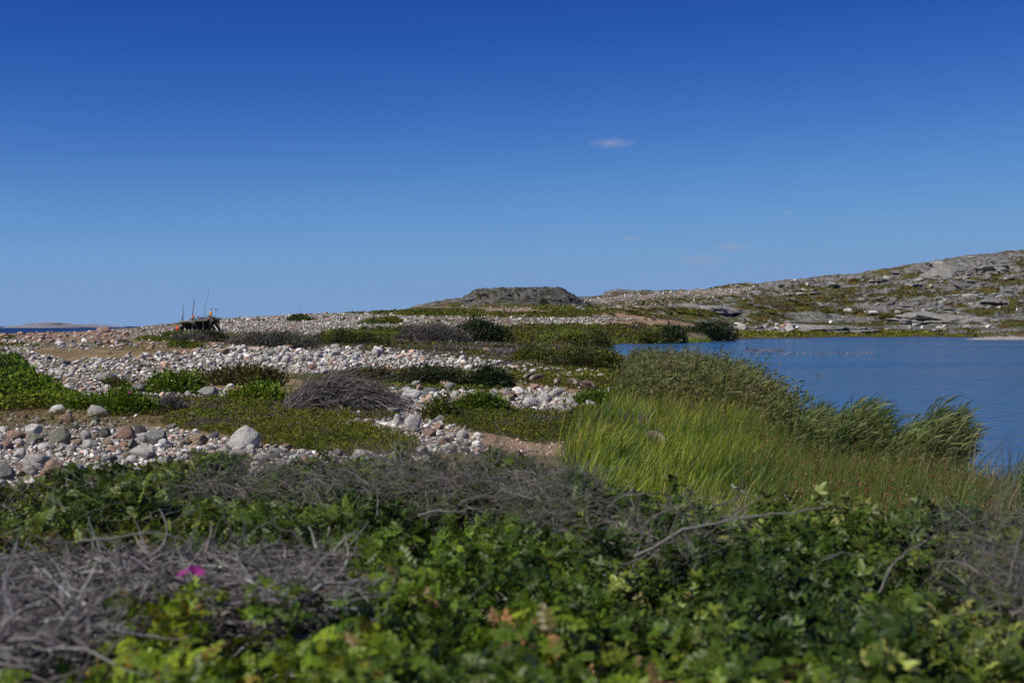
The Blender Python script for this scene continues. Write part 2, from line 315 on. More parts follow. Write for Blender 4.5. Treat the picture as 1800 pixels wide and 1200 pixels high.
def mat_ground():
    m, n, N, L = mat_new('ground'); o = N.new('ShaderNodeOutputMaterial'); p = N.new('ShaderNodeBsdfPrincipled'); p.inputs['Roughness'].default_value = .95; p.inputs['Specular IOR Level'].default_value = .12
    a = N.new('ShaderNodeAttribute'); a.attribute_name = 'Col'; tc = N.new('ShaderNodeTexCoord'); cur = a.outputs['Color']; bumps = None
    for s, lo, hi, bd in ((.35, .82, 1.18, .5), (1.7, .75, 1.25, .12), (9, .72, 1.28, .03)):
        z = N.new('ShaderNodeTexNoise'); z.inputs['Scale'].default_value = s; z.inputs['Detail'].default_value = 5; L.new(tc.outputs['Object'], z.inputs['Vector'])
        mr = N.new('ShaderNodeMapRange'); mr.inputs[1].default_value = .32; mr.inputs[2].default_value = .68; mr.inputs[3].default_value = lo; mr.inputs[4].default_value = hi; L.new(z.outputs[0], mr.inputs[0])
        mx = N.new('ShaderNodeMix'); mx.data_type = 'RGBA'; mx.blend_type = 'MULTIPLY'; mx.inputs[0].default_value = 1; L.new(cur, mx.inputs[6]); L.new(mr.outputs[0], mx.inputs[7]); cur = mx.outputs[2]
        b = N.new('ShaderNodeBump'); b.inputs['Strength'].default_value = .8; b.inputs['Distance'].default_value = bd; L.new(z.outputs[0], b.inputs['Height'])
        if bumps: L.new(bumps, b.inputs['Normal'])
        bumps = b.outputs[0]
    L.new(cur, p.inputs['Base Color']); L.new(bumps, p.inputs['Normal']); L.new(p.outputs[0], o.inputs[0]); return m

def mat_water(name, base, patches=True, rough=(.12, .32), wave=(2.2, .5), lee=False):
    m, n, N, L = mat_new(name); o = N.new('ShaderNodeOutputMaterial'); p = N.new('ShaderNodeBsdfPrincipled'); p.inputs['Base Color'].default_value = (*base, 1)
    p.inputs['IOR'].default_value = 1.33; tc = N.new('ShaderNodeTexCoord'); nrm = None
    big = N.new('ShaderNodeTexNoise'); mp = N.new('ShaderNodeMapping'); mp.inputs['Scale'].default_value = (.010, .022, 1); L.new(tc.outputs['Object'], mp.inputs[0]); L.new(mp.outputs[0], big.inputs['Vector']); big.inputs['Scale'].default_value = 1; big.inputs['Detail'].default_value = 4
    mr = N.new('ShaderNodeMapRange'); mr.inputs[1].default_value = .4; mr.inputs[2].default_value = .6; mr.inputs[3].default_value = rough[0]; mr.inputs[4].default_value = rough[1]; L.new(big.outputs[0], mr.inputs[0]); L.new(mr.outputs[0], p.inputs['Roughness'])
    st = N.new('ShaderNodeMapRange'); st.inputs[1].default_value = .4; st.inputs[2].default_value = .6; st.inputs[3].default_value = wave[1] * .3; st.inputs[4].default_value = wave[1]; L.new(big.outputs[0], st.inputs[0])
    if lee:      # the near water lies in the lee of the reeds and is calmer
        sx = N.new('ShaderNodeSeparateXYZ'); L.new(tc.outputs['Object'], sx.inputs[0]); lm = N.new('ShaderNodeMapRange'); lm.inputs[1].default_value = 35; lm.inputs[2].default_value = 110; lm.inputs[3].default_value = .3; lm.inputs[4].default_value = 1.0; L.new(sx.outputs[1], lm.inputs[0])
        mm = N.new('ShaderNodeMath'); mm.operation = 'MULTIPLY'; L.new(st.outputs[0], mm.inputs[0]); L.new(lm.outputs[0], mm.inputs[1]); st = mm
    for s, dd in ((wave[0] * .35, 2.4), (wave[0], .4), (wave[0] * 3.3, .05)):
        z = N.new('ShaderNodeTexNoise'); z.inputs['Scale'].default_value = 1; z.inputs['Detail'].default_value = 3
        mq = N.new('ShaderNodeMapping'); mq.inputs['Scale'].default_value = (s, s * 1.6, s); mq.inputs['Rotation'].default_value = (0, 0, R(20)); L.new(tc.outputs['Object'], mq.inputs[0]); L.new(mq.outputs[0], z.inputs['Vector'])
        b = N.new('ShaderNodeBump'); b.inputs['Distance'].default_value = dd; L.new(st.outputs[0], b.inputs['Strength']); L.new(z.outputs[0], b.inputs['Height'])
        if nrm: L.new(nrm, b.inputs['Normal'])
        nrm = b.outputs[0]
    L.new(nrm, p.inputs['Normal']); L.new(p.outputs[0], o.inputs[0]); return m

# ------------------------------------------------------------------ what covers the ground, as areas of land
TAN, STONE, GREEN, GREY, ROCK, MARSH, PINK, PATH, DARK = range(9)
S_NEAR = [(-60, 765), (30, 750), (120, 742), (200, 742), (300, 755), (390, 768), (470, 785), (560, 797), (640, 800), (760, 800), (780, 850), (520, 862), (300, 862), (120, 862), (-60, 870)]
S_MID = [(560, 742), (620, 733), (700, 727), (760, 735), (830, 760), (860, 790), (840, 800), (740, 800), (740, 782), (690, 765), (630, 752)]
S_BANK = [(652, 684), (700, 676), (740, 673), (800, 682), (860, 690), (905, 684), (950, 682), (1000, 690), (1080, 704), (1066, 721), (980, 728), (900, 722), (790, 716), (740, 738), (700, 728), (672, 708)]
S_LEFT = [(-60, 612), (60, 622), (120, 634), (300, 622), (420, 612), (640, 611), (700, 615), (760, 622), (900, 641), (1000, 650), (1090, 664), (1060, 664), (980, 660), (880, 655), (760, 645), (620, 650), (540, 658), (480, 650), (340, 655), (255, 668), (245, 690), (300, 692), (400, 682), (400, 700), (300, 700), (200, 692), (130, 702), (60, 670), (-60, 640)]
S_PINK = [(-60, 583), (100, 580), (200, 577), (235, 590), (160, 601), (60, 603), (-60, 602)]
S_LOW = [(-60, 600), (60, 603), (160, 601), (240, 605), (200, 612), (100, 612), (-60, 622)]
S_RIDGE = [(195, 596), (200, 578), (330, 568), (430, 558), (500, 553), (610, 548), (720, 555), (900, 556), (1010, 558), (1110, 560), (1110, 568), (900, 573), (780, 577), (700, 578), (600, 588), (540, 590), (400, 585), (330, 587), (240, 597)]
S_HILL = [(700, 538), (900, 541), (1010, 537), (1110, 536), (1150, 528), (1330, 505), (1320, 516), (1190, 536), (1110, 545), (1000, 545), (900, 546), (820, 545)]
S_HILL2 = [(1020, 528), (1100, 518), (1330, 503), (1330, 510), (1200, 520), (1060, 533)]
S_SHORE = [(1215, 578), (1300, 566), (1380, 574), (1500, 583), (1640, 574), (1700, 572), (1760, 575), (1700, 582), (1600, 587), (1400, 587), (1300, 583), (1210, 583)]
G_BIG = [(280, 745), (330, 722), (380, 702), (440, 706), (500, 702), (600, 725), (640, 752), (690, 765), (740, 782), (740, 800), (640, 800), (560, 795), (470, 783), (390, 764), (300, 752)]
G_RIGHT = [(790, 730), (900, 722), (985, 728), (1070, 720), (1100, 735), (1090, 760), (1040, 778), (930, 778), (880, 765), (800, 752), (760, 735)]
G_LEFT = [(-60, 672), (40, 668), (100, 690), (130, 702), (110, 716), (-60, 726)]
G_DARK = [(500, 660), (600, 652), (690, 645), (800, 644), (890, 655), (905, 672), (880, 686), (800, 688), (700, 678), (640, 684), (560, 680)]
PAINT = [
 (TAN, [(-200, 600), (1060, 600), (1100, 700), (1060, 800), (-200, 800)]),
 (STONE, S_RIDGE), (STONE, S_LEFT), (PINK, S_PINK), (STONE, S_LOW), (STONE, S_HILL), (STONE, S_HILL2),
 (TAN, [(250, 600), (420, 596), (480, 607), (380, 614), (240, 620), (160, 618), (170, 606)]),
 (GREY, [(400, 596), (520, 588), (680, 590), (900, 596), (1000, 604), (1090, 612), (1100, 640), (1000, 640), (860, 628), (760, 616), (640, 608), (480, 611), (400, 604)]),
 (GREEN, [(300, 588), (420, 583), (560, 583), (640, 577), (720, 578), (720, 600), (640, 604), (560, 604), (440, 600), (380, 600), (310, 597)]),
 (GREEN, [(690, 600), (880, 590), (1060, 580), (1100, 570), (1210, 575), (1290, 590), (1240, 600), (1120, 606), (1050, 608), (1110, 636), (1100, 650), (1000, 640), (900, 620), (800, 610), (700, 608)]),
 (GREEN, [(860, 575), (980, 568), (1080, 566), (1200, 575), (1210, 600), (1050, 606), (900, 600)]),
 (GREEN, [(600, 549), (700, 545), (820, 541), (880, 549), (1000, 548), (1110, 543), (1140, 550), (1000, 556), (900, 558), (800, 555), (690, 554)]),
 (GREEN, [(930, 543), (960, 537), (1040, 537), (1070, 543), (1000, 548)]),
 (PATH, [(810, 541), (940, 543), (960, 546), (900, 549), (810, 546)]), (PATH, [(900, 568), (1000, 570), (1060, 564), (1180, 562), (1220, 572), (1130, 574), (1000, 572)]), (PATH, [(1000, 549), (1120, 548), (1180, 555), (1130, 560), (1040, 554)]),
 (GREEN, [(500, 563), (525, 556), (560, 558), (550, 565)]), (GREEN, [(620, 568), (670, 561), (720, 563), (715, 569), (650, 572)]), (GREEN, [(740, 564), (790, 560), (805, 563), (760, 567)]), (GREEN, [(560, 575), (620, 577), (590, 582), (520, 580)]),
 (GREEN, G_DARK), (GREEN, G_BIG), (GREEN, G_RIGHT), (GREEN, G_LEFT), (STONE, S_BANK), (STONE, S_MID), (STONE, S_NEAR),
 (GREEN, [(880, 655), (960, 668), (1060, 668), (1110, 660), (1110, 700), (1060, 700), (1000, 688), (930, 680), (900, 668)]),
 (GREY, [(480, 700), (620, 700), (700, 722), (660, 735), (560, 740), (470, 715)]),
 (PATH, [(780, 757), (880, 765), (930, 778), (1040, 780), (1060, 800), (860, 800)]), (PATH, [(930, 676), (1010, 684), (1050, 690), (1090, 712), (1130, 720), (1070, 722), (1060, 704), (1000, 694), (950, 684)]),
 (MARSH, [(1010, 735), (1090, 700), (1200, 690), (1400, 720), (1800, 800), (1900, 960), (1000, 960), (1000, 800)]),
]
CCOL = np.array([(.20, .145, .08), (.18, .15, .115), (.06, .065, .018), (.10, .088, .072), (.165, .16, .15), (.09, .10, .025), (.22, .15, .11), (.26, .18, .12), (.06, .045, .03)])  # STONE entry darkened: shade of the gaps between stones put into its colour

def cover(X, Y, Z):
    u, d = ud(X, Y); zb = Z - EYE; v = V0 - F * zb / d
    n1 = fbm(u / 22, np.log(d) * 28, 3, 41); n2 = fbm(u / 16, np.log(d) * 30, 3, 43)
    uw = u + 14 * n1; vw = v + 3.2 * n2 * np.clip((v - 540) / 60, .5, 2)
    cls = np.full(u.shape, GREEN)
    hill = (u > 1040) & (d > 290) | (d > 560)
    t = np.clip((zb + 3.8) / 45, 0, 1)
    rk = fbm(X / 34, Y / 16, 5, 61, .6) + .35 * fbm(X / 6, Y / 3, 3, 63)
    cls[hill] = np.where(rk[hill] > .13 - .30 * np.minimum(t[hill] * 1.3, 1), ROCK, np.where(fbm(X[hill] / 17, Y[hill] / 12, 3, 67) > .25, DARK, GREEN))
    cls[(d > 14) & (d < 300) & (u < 1060)] = TAN
    for c, p in PAINT:
        m = inpoly(uw, vw, p) & (d > 13)
        cls[m] = c
    kn = (np.interp(u, *KN) > 6) & (d > 488) & (d < 640) | (np.interp(u, *RD) > 2) & (d > 497) & (d < 600)
    kn_all = kn; cls[kn] = np.where(fbm(X[kn] / 6, Y[kn] / 5 + Z[kn] / 2, 4, 71) > .27, GREEN, ROCK)
    cls[(d < 15)] = DARK
    return cls, u, v, d

# ------------------------------------------------------------------ the ground sheet
th_in = np.arctan((np.arange(-60, 1861, 2.5) - U0) / F)
th = np.concatenate([np.linspace(-math.pi, R(-36), 60)[:-1], np.linspace(R(-36), th_in[0], 60)[:-1], th_in, np.linspace(th_in[-1], R(36), 60)[1:], np.linspace(R(36), math.pi, 60)[1:-1]])
rr = np.concatenate([[.5], np.exp(np.linspace(math.log(1.2), math.log(13), 40)), np.exp(np.linspace(math.log(13.3), math.log(1150), 1000)), np.exp(np.linspace(math.log(1180), math.log(2500), 25))])
TH, RR = np.meshgrid(th, rr, indexing='ij'); cs = np.cos(np.clip(TH, -R(35), R(35)))
GX = RR / cs * np.sin(TH) ; GY = RR / cs * np.cos(TH); GZ = H(GX, GY)
cls, gu, gv, gd = cover(GX, GY, GZ)
gc = CCOL[cls]
gvar = 1 + .28 * fbm(GX / 2.2, GY / 2.2, 3, 81)[..., None]
hue = fbm(GX / 6, GY / 6, 3, 83)
isg = (cls == GREEN) | (cls == MARSH)
gc = gc * gvar
gc = np.where((isg & (hue > .15))[..., None], gc * [1.45, 1.0, .9], gc)
isr = cls == ROCK
crk = 1 - np.abs(fbm(GX / 4 + GY / 6, GY / 3.4, 4, 91)); gc = np.where(isr[..., None], gc * np.where(crk > .9, .45, 1)[..., None] * (1 + .35 * fbm(GX / 3, GY / 1.5, 3, 95))[..., None], gc)
tn = (cls == TAN); gc = np.where((tn & (hue > .1))[..., None], gc * [.75, .85, .7], gc)
knm = (np.interp(gu, *KN) > 3) & (gd > 486) & (gd < 640); gc = np.where(knm[..., None], gc * .6, gc)
nearp = (pond_s(gu, gd) > -.012) & (gu > 1050); gc[nearp] = (.085, .055, .035)
nT, nR_ = TH.shape; idx = np.arange(nT * nR_).reshape(nT, nR_); nx = np.roll(idx, -1, 0)
q = np.stack([idx[:, :-1], nx[:, :-1], nx[:, 1:], idx[:, 1:]], -1)[..., ::-1]
g = MB(); g.add(np.stack([GX, GY, GZ], -1), gc.reshape(-1, 3), None, q)
cen = g.n; g.add([[0, 0, float(GZ[0, 0])]], [[.05, .045, .03]]); g.t.append(np.stack([nx[:, 0], idx[:, 0], np.full(nT, cen)], -1))
o = g.build('ground', mat_ground(), smooth=True); tag(o, kind='structure', label='rolling stony heath ground with bare rock hill beyond the pond')

def disc(name, z, r0, mat, label, cx=0, cy=0, n=96, kind='structure', rings=(0, 1)):
    mb = MB(); a = np.linspace(0, 2 * math.pi, n, endpoint=False)
    mb.add(np.concatenate([[[cx, cy, z]], np.stack([cx + r0 * np.cos(a), cy + r0 * np.sin(a), np.full(n, z)], 1)]), (.02, .05, .1), [[0, 1 + k, 1 + (k + 1) % n] for k in range(n)])
    return tag(mb.build(name, mat), label, kind=kind)
disc('sea', 0.0, 40000, mat_water('sea_water', (.004, .02, .06), rough=(.3, .4), wave=(.5, .9)), 'dark blue sea beyond the stony shore')
# the pond surface, clipped to the basin
mb = MB(); a = np.arange(1040, 2700, 20.0); dn_ = np.array([np.exp(x) for x in np.interp(a, [1055, 1062, 1075, 1100, 1150, 1200, 1250, 1300, 1340, 1400, 1500, 1650, 1800, 2700], np.log([285, 250, 205, 158, 118, 94, 77, 61, 49, 38.5, 35, 32.5, 30.5, 24]))]) * .9
df_ = np.exp(np.interp(a, [1055, 1130, 1200, 1300, 1400, 1500, 1800, 2700], np.log([290, 311, 328, 400, 452, 487, 490, 500]))) * 1.04
K = 8; P = np.stack([np.stack([(a - U0) / F * (dn_ * (df_ / dn_) ** (k / (K - 1))), dn_ * (df_ / dn_) ** (k / (K - 1)), np.full(len(a), EYE + POND)], -1) for k in range(K)], 1)
ii = np.arange(len(a) * K).reshape(len(a), K); mb.add(P, (.02, .05, .1), None, np.stack([ii[:-1, :-1], ii[1:, :-1], ii[1:, 1:], ii[:-1, 1:]], -1))
tag(mb.build('water', mat_water('pond_water', (.03, .10, .215), rough=(.10, .2), wave=(1.6, .9), lee=True)), 'rippled blue pond water', kind='structure')

# ------------------------------------------------------------------ rocks
def rock_proto(seed, sub, cut=5, amp=.22):
    bm = bmesh.new(); bmesh.ops.create_icosphere(bm, subdivisions=sub, radius=1); v = np.array([x.co[:] for x in bm.verts]); t = np.array([[x.index for x in f.verts] for f in bm.faces]); bm.free()
    rng = np.random.default_rng(seed); o = rng.uniform(0, 50, 3)
    r = 1 + amp * vn3(v * 1.3 + o, seed) + amp * .45 * vn3(v * 3 + o, seed + 1) + (amp * .2 * vn3(v * 7 + o, seed + 2) if sub > 2 else 0)
    v = v * r[:, None]
    for k in range(cut):
        n = rng.normal(size=3); n /= np.linalg.norm(n); h = rng.uniform(.42, .85); dd = v @ n - h; v = v - np.maximum(dd, 0)[:, None] * n * .85
    v /= np.abs(v).max(0); v = v * [1, .85, 1]
    return v, t, E4
LOWP = [rock_proto(s, 1, 6, .35) for s in range(14)]; MIDP = [rock_proto(s + 20, 2, 8, .3) for s in range(14)]
TONES = {'pale grey': (.47, .45, .42), 'whitish': (.62, .595, .56), 'grey': (.27, .265, .25), 'pinkish': (.42, .28, .215), 'tan': (.36, .27, .19), 'dark grey': (.15, .145, .135), 'grey-green': (.25, .255, .20)}
TN = list(TONES)
def tone_pick(rng, n, wts):
    return rng.choice(len(TN), n, p=np.array([wts.get(t, 0) for t in TN]) / sum(wts.values()))
W_WHITE = {'pale grey': 44, 'whitish': 18, 'grey': 22, 'pinkish': 9, 'tan': 7, 'dark grey': 5}
W_MIX = {'pale grey': 34, 'whitish': 24, 'grey': 18, 'pinkish': 18, 'tan': 12, 'dark grey': 4, 'grey-green': 10}
W_PINK = {'pale grey': 10, 'grey': 10, 'pinkish': 50, 'tan': 25, 'dark grey': 6, 'grey-green': 5}
# area, count, pixel size (median, spread), tones, flatness, where
FIELDS = [
 (S_NEAR, 1000, 8.5, .62, W_MIX, 'the near boulder field'), (S_MID, 420, 7.5, .45, W_WHITE, 'the stony gap right of the juniper mat'),
 (S_BANK, 1500, 6, .6, W_WHITE, 'the cobble bank below the geese'), (S_LEFT, 6500, 4.3, .6, W_WHITE, 'the long white cobble bank'),
 ([(380, 612), (640, 611), (760, 625), (900, 642), (760, 645), (620, 652), (480, 650), (330, 655), (340, 620)], 500, 7.5, .4, W_WHITE, 'the crest of the long cobble bank'),
 (S_PINK, 900, 4.2, .45, W_PINK, 'the pink stony crest by the sea'), (S_LOW, 700, 5, .4, W_MIX, 'the stones before the pink crest'),
 (S_RIDGE, 9000, 2.7, .35, W_WHITE, 'the far pebble ridge'), (S_HILL, 2000, 2.6, .3, W_WHITE, 'the far bands of pebbles'), (S_HILL2, 900, 2.6, .3, W_WHITE, 'the far upper pebble band'),
 ([(250, 600), (420, 596), (480, 607), (380, 614), (240, 620), (120, 616), (60, 610), (170, 606)], 420, 3.6, .5, W_MIX, 'the dry strip before the driftwood log'), (S_SHORE, 150, 6, .5, W_WHITE, 'the far shore of the pond'),
 ([(0, 728), (300, 720), (300, 742), (0, 755)], 90, 5, .6, W_MIX, 'the dry grass strip'), ([(790, 757), (1040, 778), (1050, 800), (840, 800)], 220, 3, .5, W_WHITE, 'the sandy path'),
 ([(900, 640), (1000, 645), (1090, 660), (1110, 670), (960, 662), (900, 655)], 130, 5, .3, W_WHITE, 'the heath before the pond'),
 ([(600, 612), (900, 612), (900, 634), (700, 626)], 160, 4.5, .4, W_WHITE, 'the heath behind the cobble bank'),
 ([(1300, 505), (1800, 450), (1800, 585), (1200, 580)], 220, 2.8, .6, W_WHITE, 'the rocky hillside'),
 ([(600, 740), (760, 735), (860, 790), (740, 796), (640, 755)], 600, 3, .4, W_WHITE, 'the stony gap right of the juniper mat'),
 (S_NEAR, 8500, 6, .5, W_MIX, 'the near boulder field'), (S_MID, 1500, 3.5, .5, W_WHITE, 'the stony gap right of the juniper mat'), (S_BANK, 3500, 4, .45, W_WHITE, 'the cobble bank below the geese'), (S_LEFT, 6000, 3.2, .4, W_WHITE, 'the long white cobble bank'),
]
rng = np.random.default_rng(7)
allr = []
for fi, (poly, n, px, sg, wt, where) in enumerate(FIELDS):
    u, v = sample(poly, n, rng, 2.5); s = px * np.exp(rng.normal(0, sg, len(u))); s = np.minimum(s, px * 3.2)
    d = solve(u, v); p = gpt(u, d); rad = s * d / F * .5
    k = ~((pond_s(u, d) > -.01) & (u > 1060)) & (s * (v > 860) < 60)
    tn = tone_pick(rng, len(u), wt); k &= (fbm(p[:, 0] / (d / 22), p[:, 1] / (d / 9), 3, 301) < .17) | (s > px * 1.5) | (poly is S_NEAR)
    for a in range(len(u)):
        if k[a]: allr.append((s[a], u[a], v[a], d[a], p[a], rad[a], tn[a], fi))
allr.sort(key=lambda r: -r[0])
BIG = [ # u, v of base, width px, height px, tone, label
 (428, 788, 66, 40, 'whitish', 'largest pale rounded boulder at the edge of the juniper mat'),
 (728, 756, 38, 28, 'whitish', 'pale lone boulder in the stony gap right of the juniper mat'),
 (812, 774, 26, 18, 'pale grey', 'round grey boulder with dark side on the sandy path'),
 (645, 830, 64, 44, 'pale grey', 'wide grey boulder showing just over the twiggy bushes'),
 (700, 824, 52, 38, 'pale grey', 'rounded grey boulder right beside the wide one over the twiggy bushes'),
 (278, 782, 44, 29, 'grey', 'round boulder with brown lichen hollow in the near boulder field'),
 (219, 773, 36, 27, 'pinkish', 'pink and white angular boulder at the back of the near field'),
 (245, 770, 22, 24, 'dark grey', 'dark upright stone just right of the pink and white boulder'),
 (186, 769, 20, 25, 'grey-green', 'pointed upright grey-green stone at the back of the near field'),
 (253, 804, 48, 23, 'pale grey', 'long low pale boulder in the middle of the near field'),
 (232, 789, 20, 18, 'grey-green', 'small round grey-green stone between larger boulders'),
 (59, 765, 34, 20, 'whitish', 'pale oval boulder on top of the left heap of stones'),
 (104, 780, 44, 32, 'grey-green', 'big grey-green block in the left heap of stones'),
 (60, 778, 34, 16, 'grey-green', 'flat grey-green stone under the pale oval boulder'),
 (37, 807, 30, 19, 'whitish', 'small white rounded stone low in the left heap'),
 (64, 820, 46, 25, 'pale grey', 'boulder with pale top and blackened front in the left heap'),
 (95, 834, 40, 28, 'tan', 'cream coloured cracked boulder at the foot of the left heap'),
 (127, 838, 44, 30, 'whitish', 'brightest white rounded boulder at the foot of the left heap'),
 (8, 845, 44, 33, 'grey', 'brown-grey boulder at the bottom left edge of the stones'),
 (352, 781, 40, 19, 'tan', 'tan split boulder left of the largest pale boulder'),
 (150, 776, 24, 20, 'pale grey', 'pale jagged stone between the grey-green block and the pointed stone'),
 (28, 772, 34, 16, 'pinkish', 'reddish stone at the far left of the near heap'),
 (10, 790, 30, 18, 'pinkish', 'dull red stone below the reddish one at the left edge'),
 (188, 672, 36, 18, 'grey', 'large smooth grey boulder on the white cobbles behind the rose bush'),
 (242, 690, 32, 18, 'grey', 'blocky grey boulder touching the bright green bush'),
 (22, 627, 20, 11, 'pale grey', 'low grey boulder alone above the left rose thicket'),
 (102, 728, 32, 16, 'whitish', 'pale boulder speckled with lichen at the corner of the left rose thicket'),
 (172, 733, 40, 22, 'pale grey', 'humped boulder with brown top against the rose bush'),
 (68, 744, 28, 12, 'pale grey', 'flat pale stone alone on the dry grass'),
 (228, 730, 18, 10, 'whitish', 'small white stone at the foot of the rose bush'),
 (265, 614, 13, 9, 'pinkish', 'pink stone alone on the dry grass near the driftwood trunk'),
 (192, 623, 10, 7, 'pinkish', 'small orange-pink stone on the dry grass below the driftwood trunk'),
 (158, 577.5, 17, 10, 'pale grey', 'pale boulder standing against the sea on the crest'),
 (185, 584, 26, 9, 'pinkish', 'pinkish boulder with dark end on the crest near the sea'),
 (113, 643, 24, 11, 'grey', 'dark topped flat boulder in the white cobbles'),
 (368, 698, 40, 19, 'grey', 'pyramid shaped grey boulder among low bushes'),
 (371, 681, 9, 7, 'pinkish', 'small orange-pink stone on top of the pyramid shaped boulder'),
 (550, 650, 21, 11, 'pinkish', 'pink boulder at the lower edge of the cobble bank'),
 (571, 657, 15, 9, 'whitish', 'white stone just right of the pink boulder'),
 (338, 736, 26, 10, 'whitish', 'white stone sunk in the upper edge of the juniper mat'),
 (422, 560.5, 9, 5.5, 'dark grey', 'dark boulder alone on the pebble ridge skyline'),
 (302, 594, 8, 6, 'pinkish', 'pink stone on the green patch before the driftwood shelter'),
 (628, 629, 11, 7, 'grey', 'grey round stone alone on the heath behind the cobble bank'),
 (685, 617, 9, 7, 'whitish', 'white round stone at the back edge of the cobbles'),
 (857, 619, 16, 10, 'pinkish', 'pale pink round boulder alone on the heath by the pond'),
 (716, 690, 22, 12, 'pale grey', 'grey stone on the top of the cobble bank heap'),
 (737, 688, 16, 13, 'pinkish', 'pink stone on the top of the cobble bank heap'),
 (724, 703, 44, 18, 'whitish', 'big white slab under the heap of the cobble bank'),
 (958, 707, 28, 17, 'whitish', 'white peaked boulder on the cobble bank in front of the geese'),
 (935, 715, 34, 17, 'whitish', 'white boulder with pink face below the geese'),
 (1003, 715, 13, 13, 'whitish', 'small upright white boulder near the end of the cobble bank'),
 (930, 704, 22, 10, 'pale grey', 'pale grey low boulder behind the one with the pink face'),
 (1591, 573, 24, 12, 'grey', 'biggest round grey boulder on the far shore of the pond'),
 (1610, 576, 18, 10, 'pale grey', 'pale boulder leaning against the biggest one on the far shore'),
 (1490, 548, 20, 8, 'pale grey', 'pale wide rock on the green slope of the hillside'),
 (1577, 553, 14, 7, 'pale grey', 'pale wedge rock right of the wide rock on the green slope'),
 (1537, 556, 22, 7, 'pale grey', 'flat pale rock above the far shore slabs'),
]
HI = []
for s in range(18):
    v_, t_, _ = rock_proto(s + 60, 4 if s < 6 else 3, 4 if s < 6 else 8, .17 if s < 6 else .3); b = MB(); b.add(v_, (.4, .4, .4), t_); HI.append(b.build('boulder_mesh', M_BOULDER, smooth=True, mesh_only=True))
nind = 0
def put_boulder(u, v, w_, h_, tone, label, group, d=None):
    global nind
    d = float(solve(u, v)) if d is None else d; p = gpt(np.array(u), np.array(d)); rx = w_ * d / F * .5; hz = h_ * d / F
    o = bpy.data.objects.new('boulder', HI[nind % 18 if w_ < 30 else nind % 6]); COL.objects.link(o); nind += 1
    rz = hz / 1.55 ; o.location = (float(p[0]), float(p[1]), float(p[2]) + rz * .55); o.scale = (rx * 1.02, rx * .95, rz)
    o.rotation_euler = (rng.uniform(-.25, .25), rng.uniform(-.2, .2), rng.uniform(-.5, .5) + (math.pi if rng.random() < .5 else 0))
    c = np.array(TONES[tone]) * rng.uniform(.85, 1.12); o.color = (*c, 1); tag(o, label, 'boulder', group); return o
for (u, v, w_, h_, tn, lb) in BIG: put_boulder(u, v, w_, h_, tn, lb, 'boulders that stand out among the stones')
NIND = 292 - len(BIG)
ind, rest = [], []
for r in allr:
    clash = r[0] > 9 and any(abs(r[1] - b[0]) < b[2] * .55 and b[1] - b[3] * 1.1 < r[2] < b[1] + 4 for b in BIG if b[2] > 18)
    if clash: continue
    (ind if len(ind) < NIND and FIELDS[r[7]][5] != 'the rocky hillside' else rest).append(r)
for s, u, v, d, p, rad, tn, fi in ind:
    where = FIELDS[fi][5]; sz = 'large' if s > 26 else ('mid-sized' if s > 17 else 'smaller')
    lb = f'{sz} {TN[tn]} rounded stone lying in {where}'
    put_boulder(u, v, s * 1.15, s * .72, TN[tn], lb, f'{sz} {TN[tn]} stones in {where}', d)
def rocks_stuff(name, label, lst, protos, hflat=.62):
    mb = MB(); pos = np.array([r[4] for r in lst]); rad = np.array([r[5] for r in lst]); n = len(lst); tn = np.array([r[6] for r in lst])
    col = np.array([TONES[t] for t in TN])[tn] * np.exp(rng.normal(-.06, .26, n))[:, None]; which = rng.integers(0, len(protos), n)
    a = rng.uniform(0, 2 * math.pi, n); dirv = np.stack([np.cos(a), np.sin(a), rng.normal(0, .2, n)], 1); up = norm(np.stack([rng.normal(0, .3, n), rng.normal(0, .3, n), np.ones(n)], 1))
    S = rad[:, None] * np.stack([rng.uniform(.9, 1.6, n), rng.uniform(.7, 1.1, n), rng.uniform(.35, .9, n)], 1)
    pos = pos + np.array([0, 0, 1]) * (S[:, 2] * .45)[:, None]
    for k, pr in enumerate(protos):
        m = which == k
        if m.any(): inst(mb, pr, pos[m], S[m], dirv[m], up[m], col[m])
    return tag(mb.build(name, M_COB, smooth=True), label, kind='stuff')
near = [r for r in rest if r[0] > 6]; far = [r for r in rest if r[0] <= 6 and FIELDS[r[7]][5] != 'the rocky hillside']; hs = [r for r in rest if FIELDS[r[7]][5] == 'the rocky hillside' and r[0] <= 6]
rocks_stuff('cobbles', 'bed of grey and pink cobbles lying between the boulders', near, MIDP)
rocks_stuff('pebbles', 'countless small pale pebbles on the banks and ridges', far + hs, LOWP)

# outcrop slabs of the hill beyond the pond
rng = np.random.default_rng(11)
SL = [rock_proto(s + 90, 3, 12, .6) for s in range(8)]
hp = [(1240, 532), (1330, 506), (1420, 492), (1500, 487), (1620, 468), (1700, 455), (1810, 446), (1810, 560), (1700, 552), (1560, 546), (1400, 545), (1250, 545)]
u, v = sample(hp, 1300, rng, 3); u2, v2 = sample([(1100, 540), (1300, 512), (1400, 545), (1800, 560), (1800, 590), (1300, 588), (1200, 560)], 60, rng, 3)
u = np.concatenate([u, u2]); v = np.concatenate([v, v2]); d = solve(u, v); ok = ~(pond_s(u, d) > -.02) & (d < 1000); u, v, d = u[ok], v[ok], d[ok]; p = gpt(u, d); ok = (cover(p[:, 0], p[:, 1], p[:, 2])[0] == ROCK) | (rng.random(len(u)) < .06); u, v, d, p = u[ok], v[ok], d[ok], p[ok]; n = len(u)
sz = np.exp(rng.normal(math.log(6), .7, n)) * d / F * .5
S = sz[:, None] * np.stack([rng.uniform(1.0, 1.8, n), rng.uniform(.8, 1.8, n), rng.uniform(.2, .6, n)], 1)
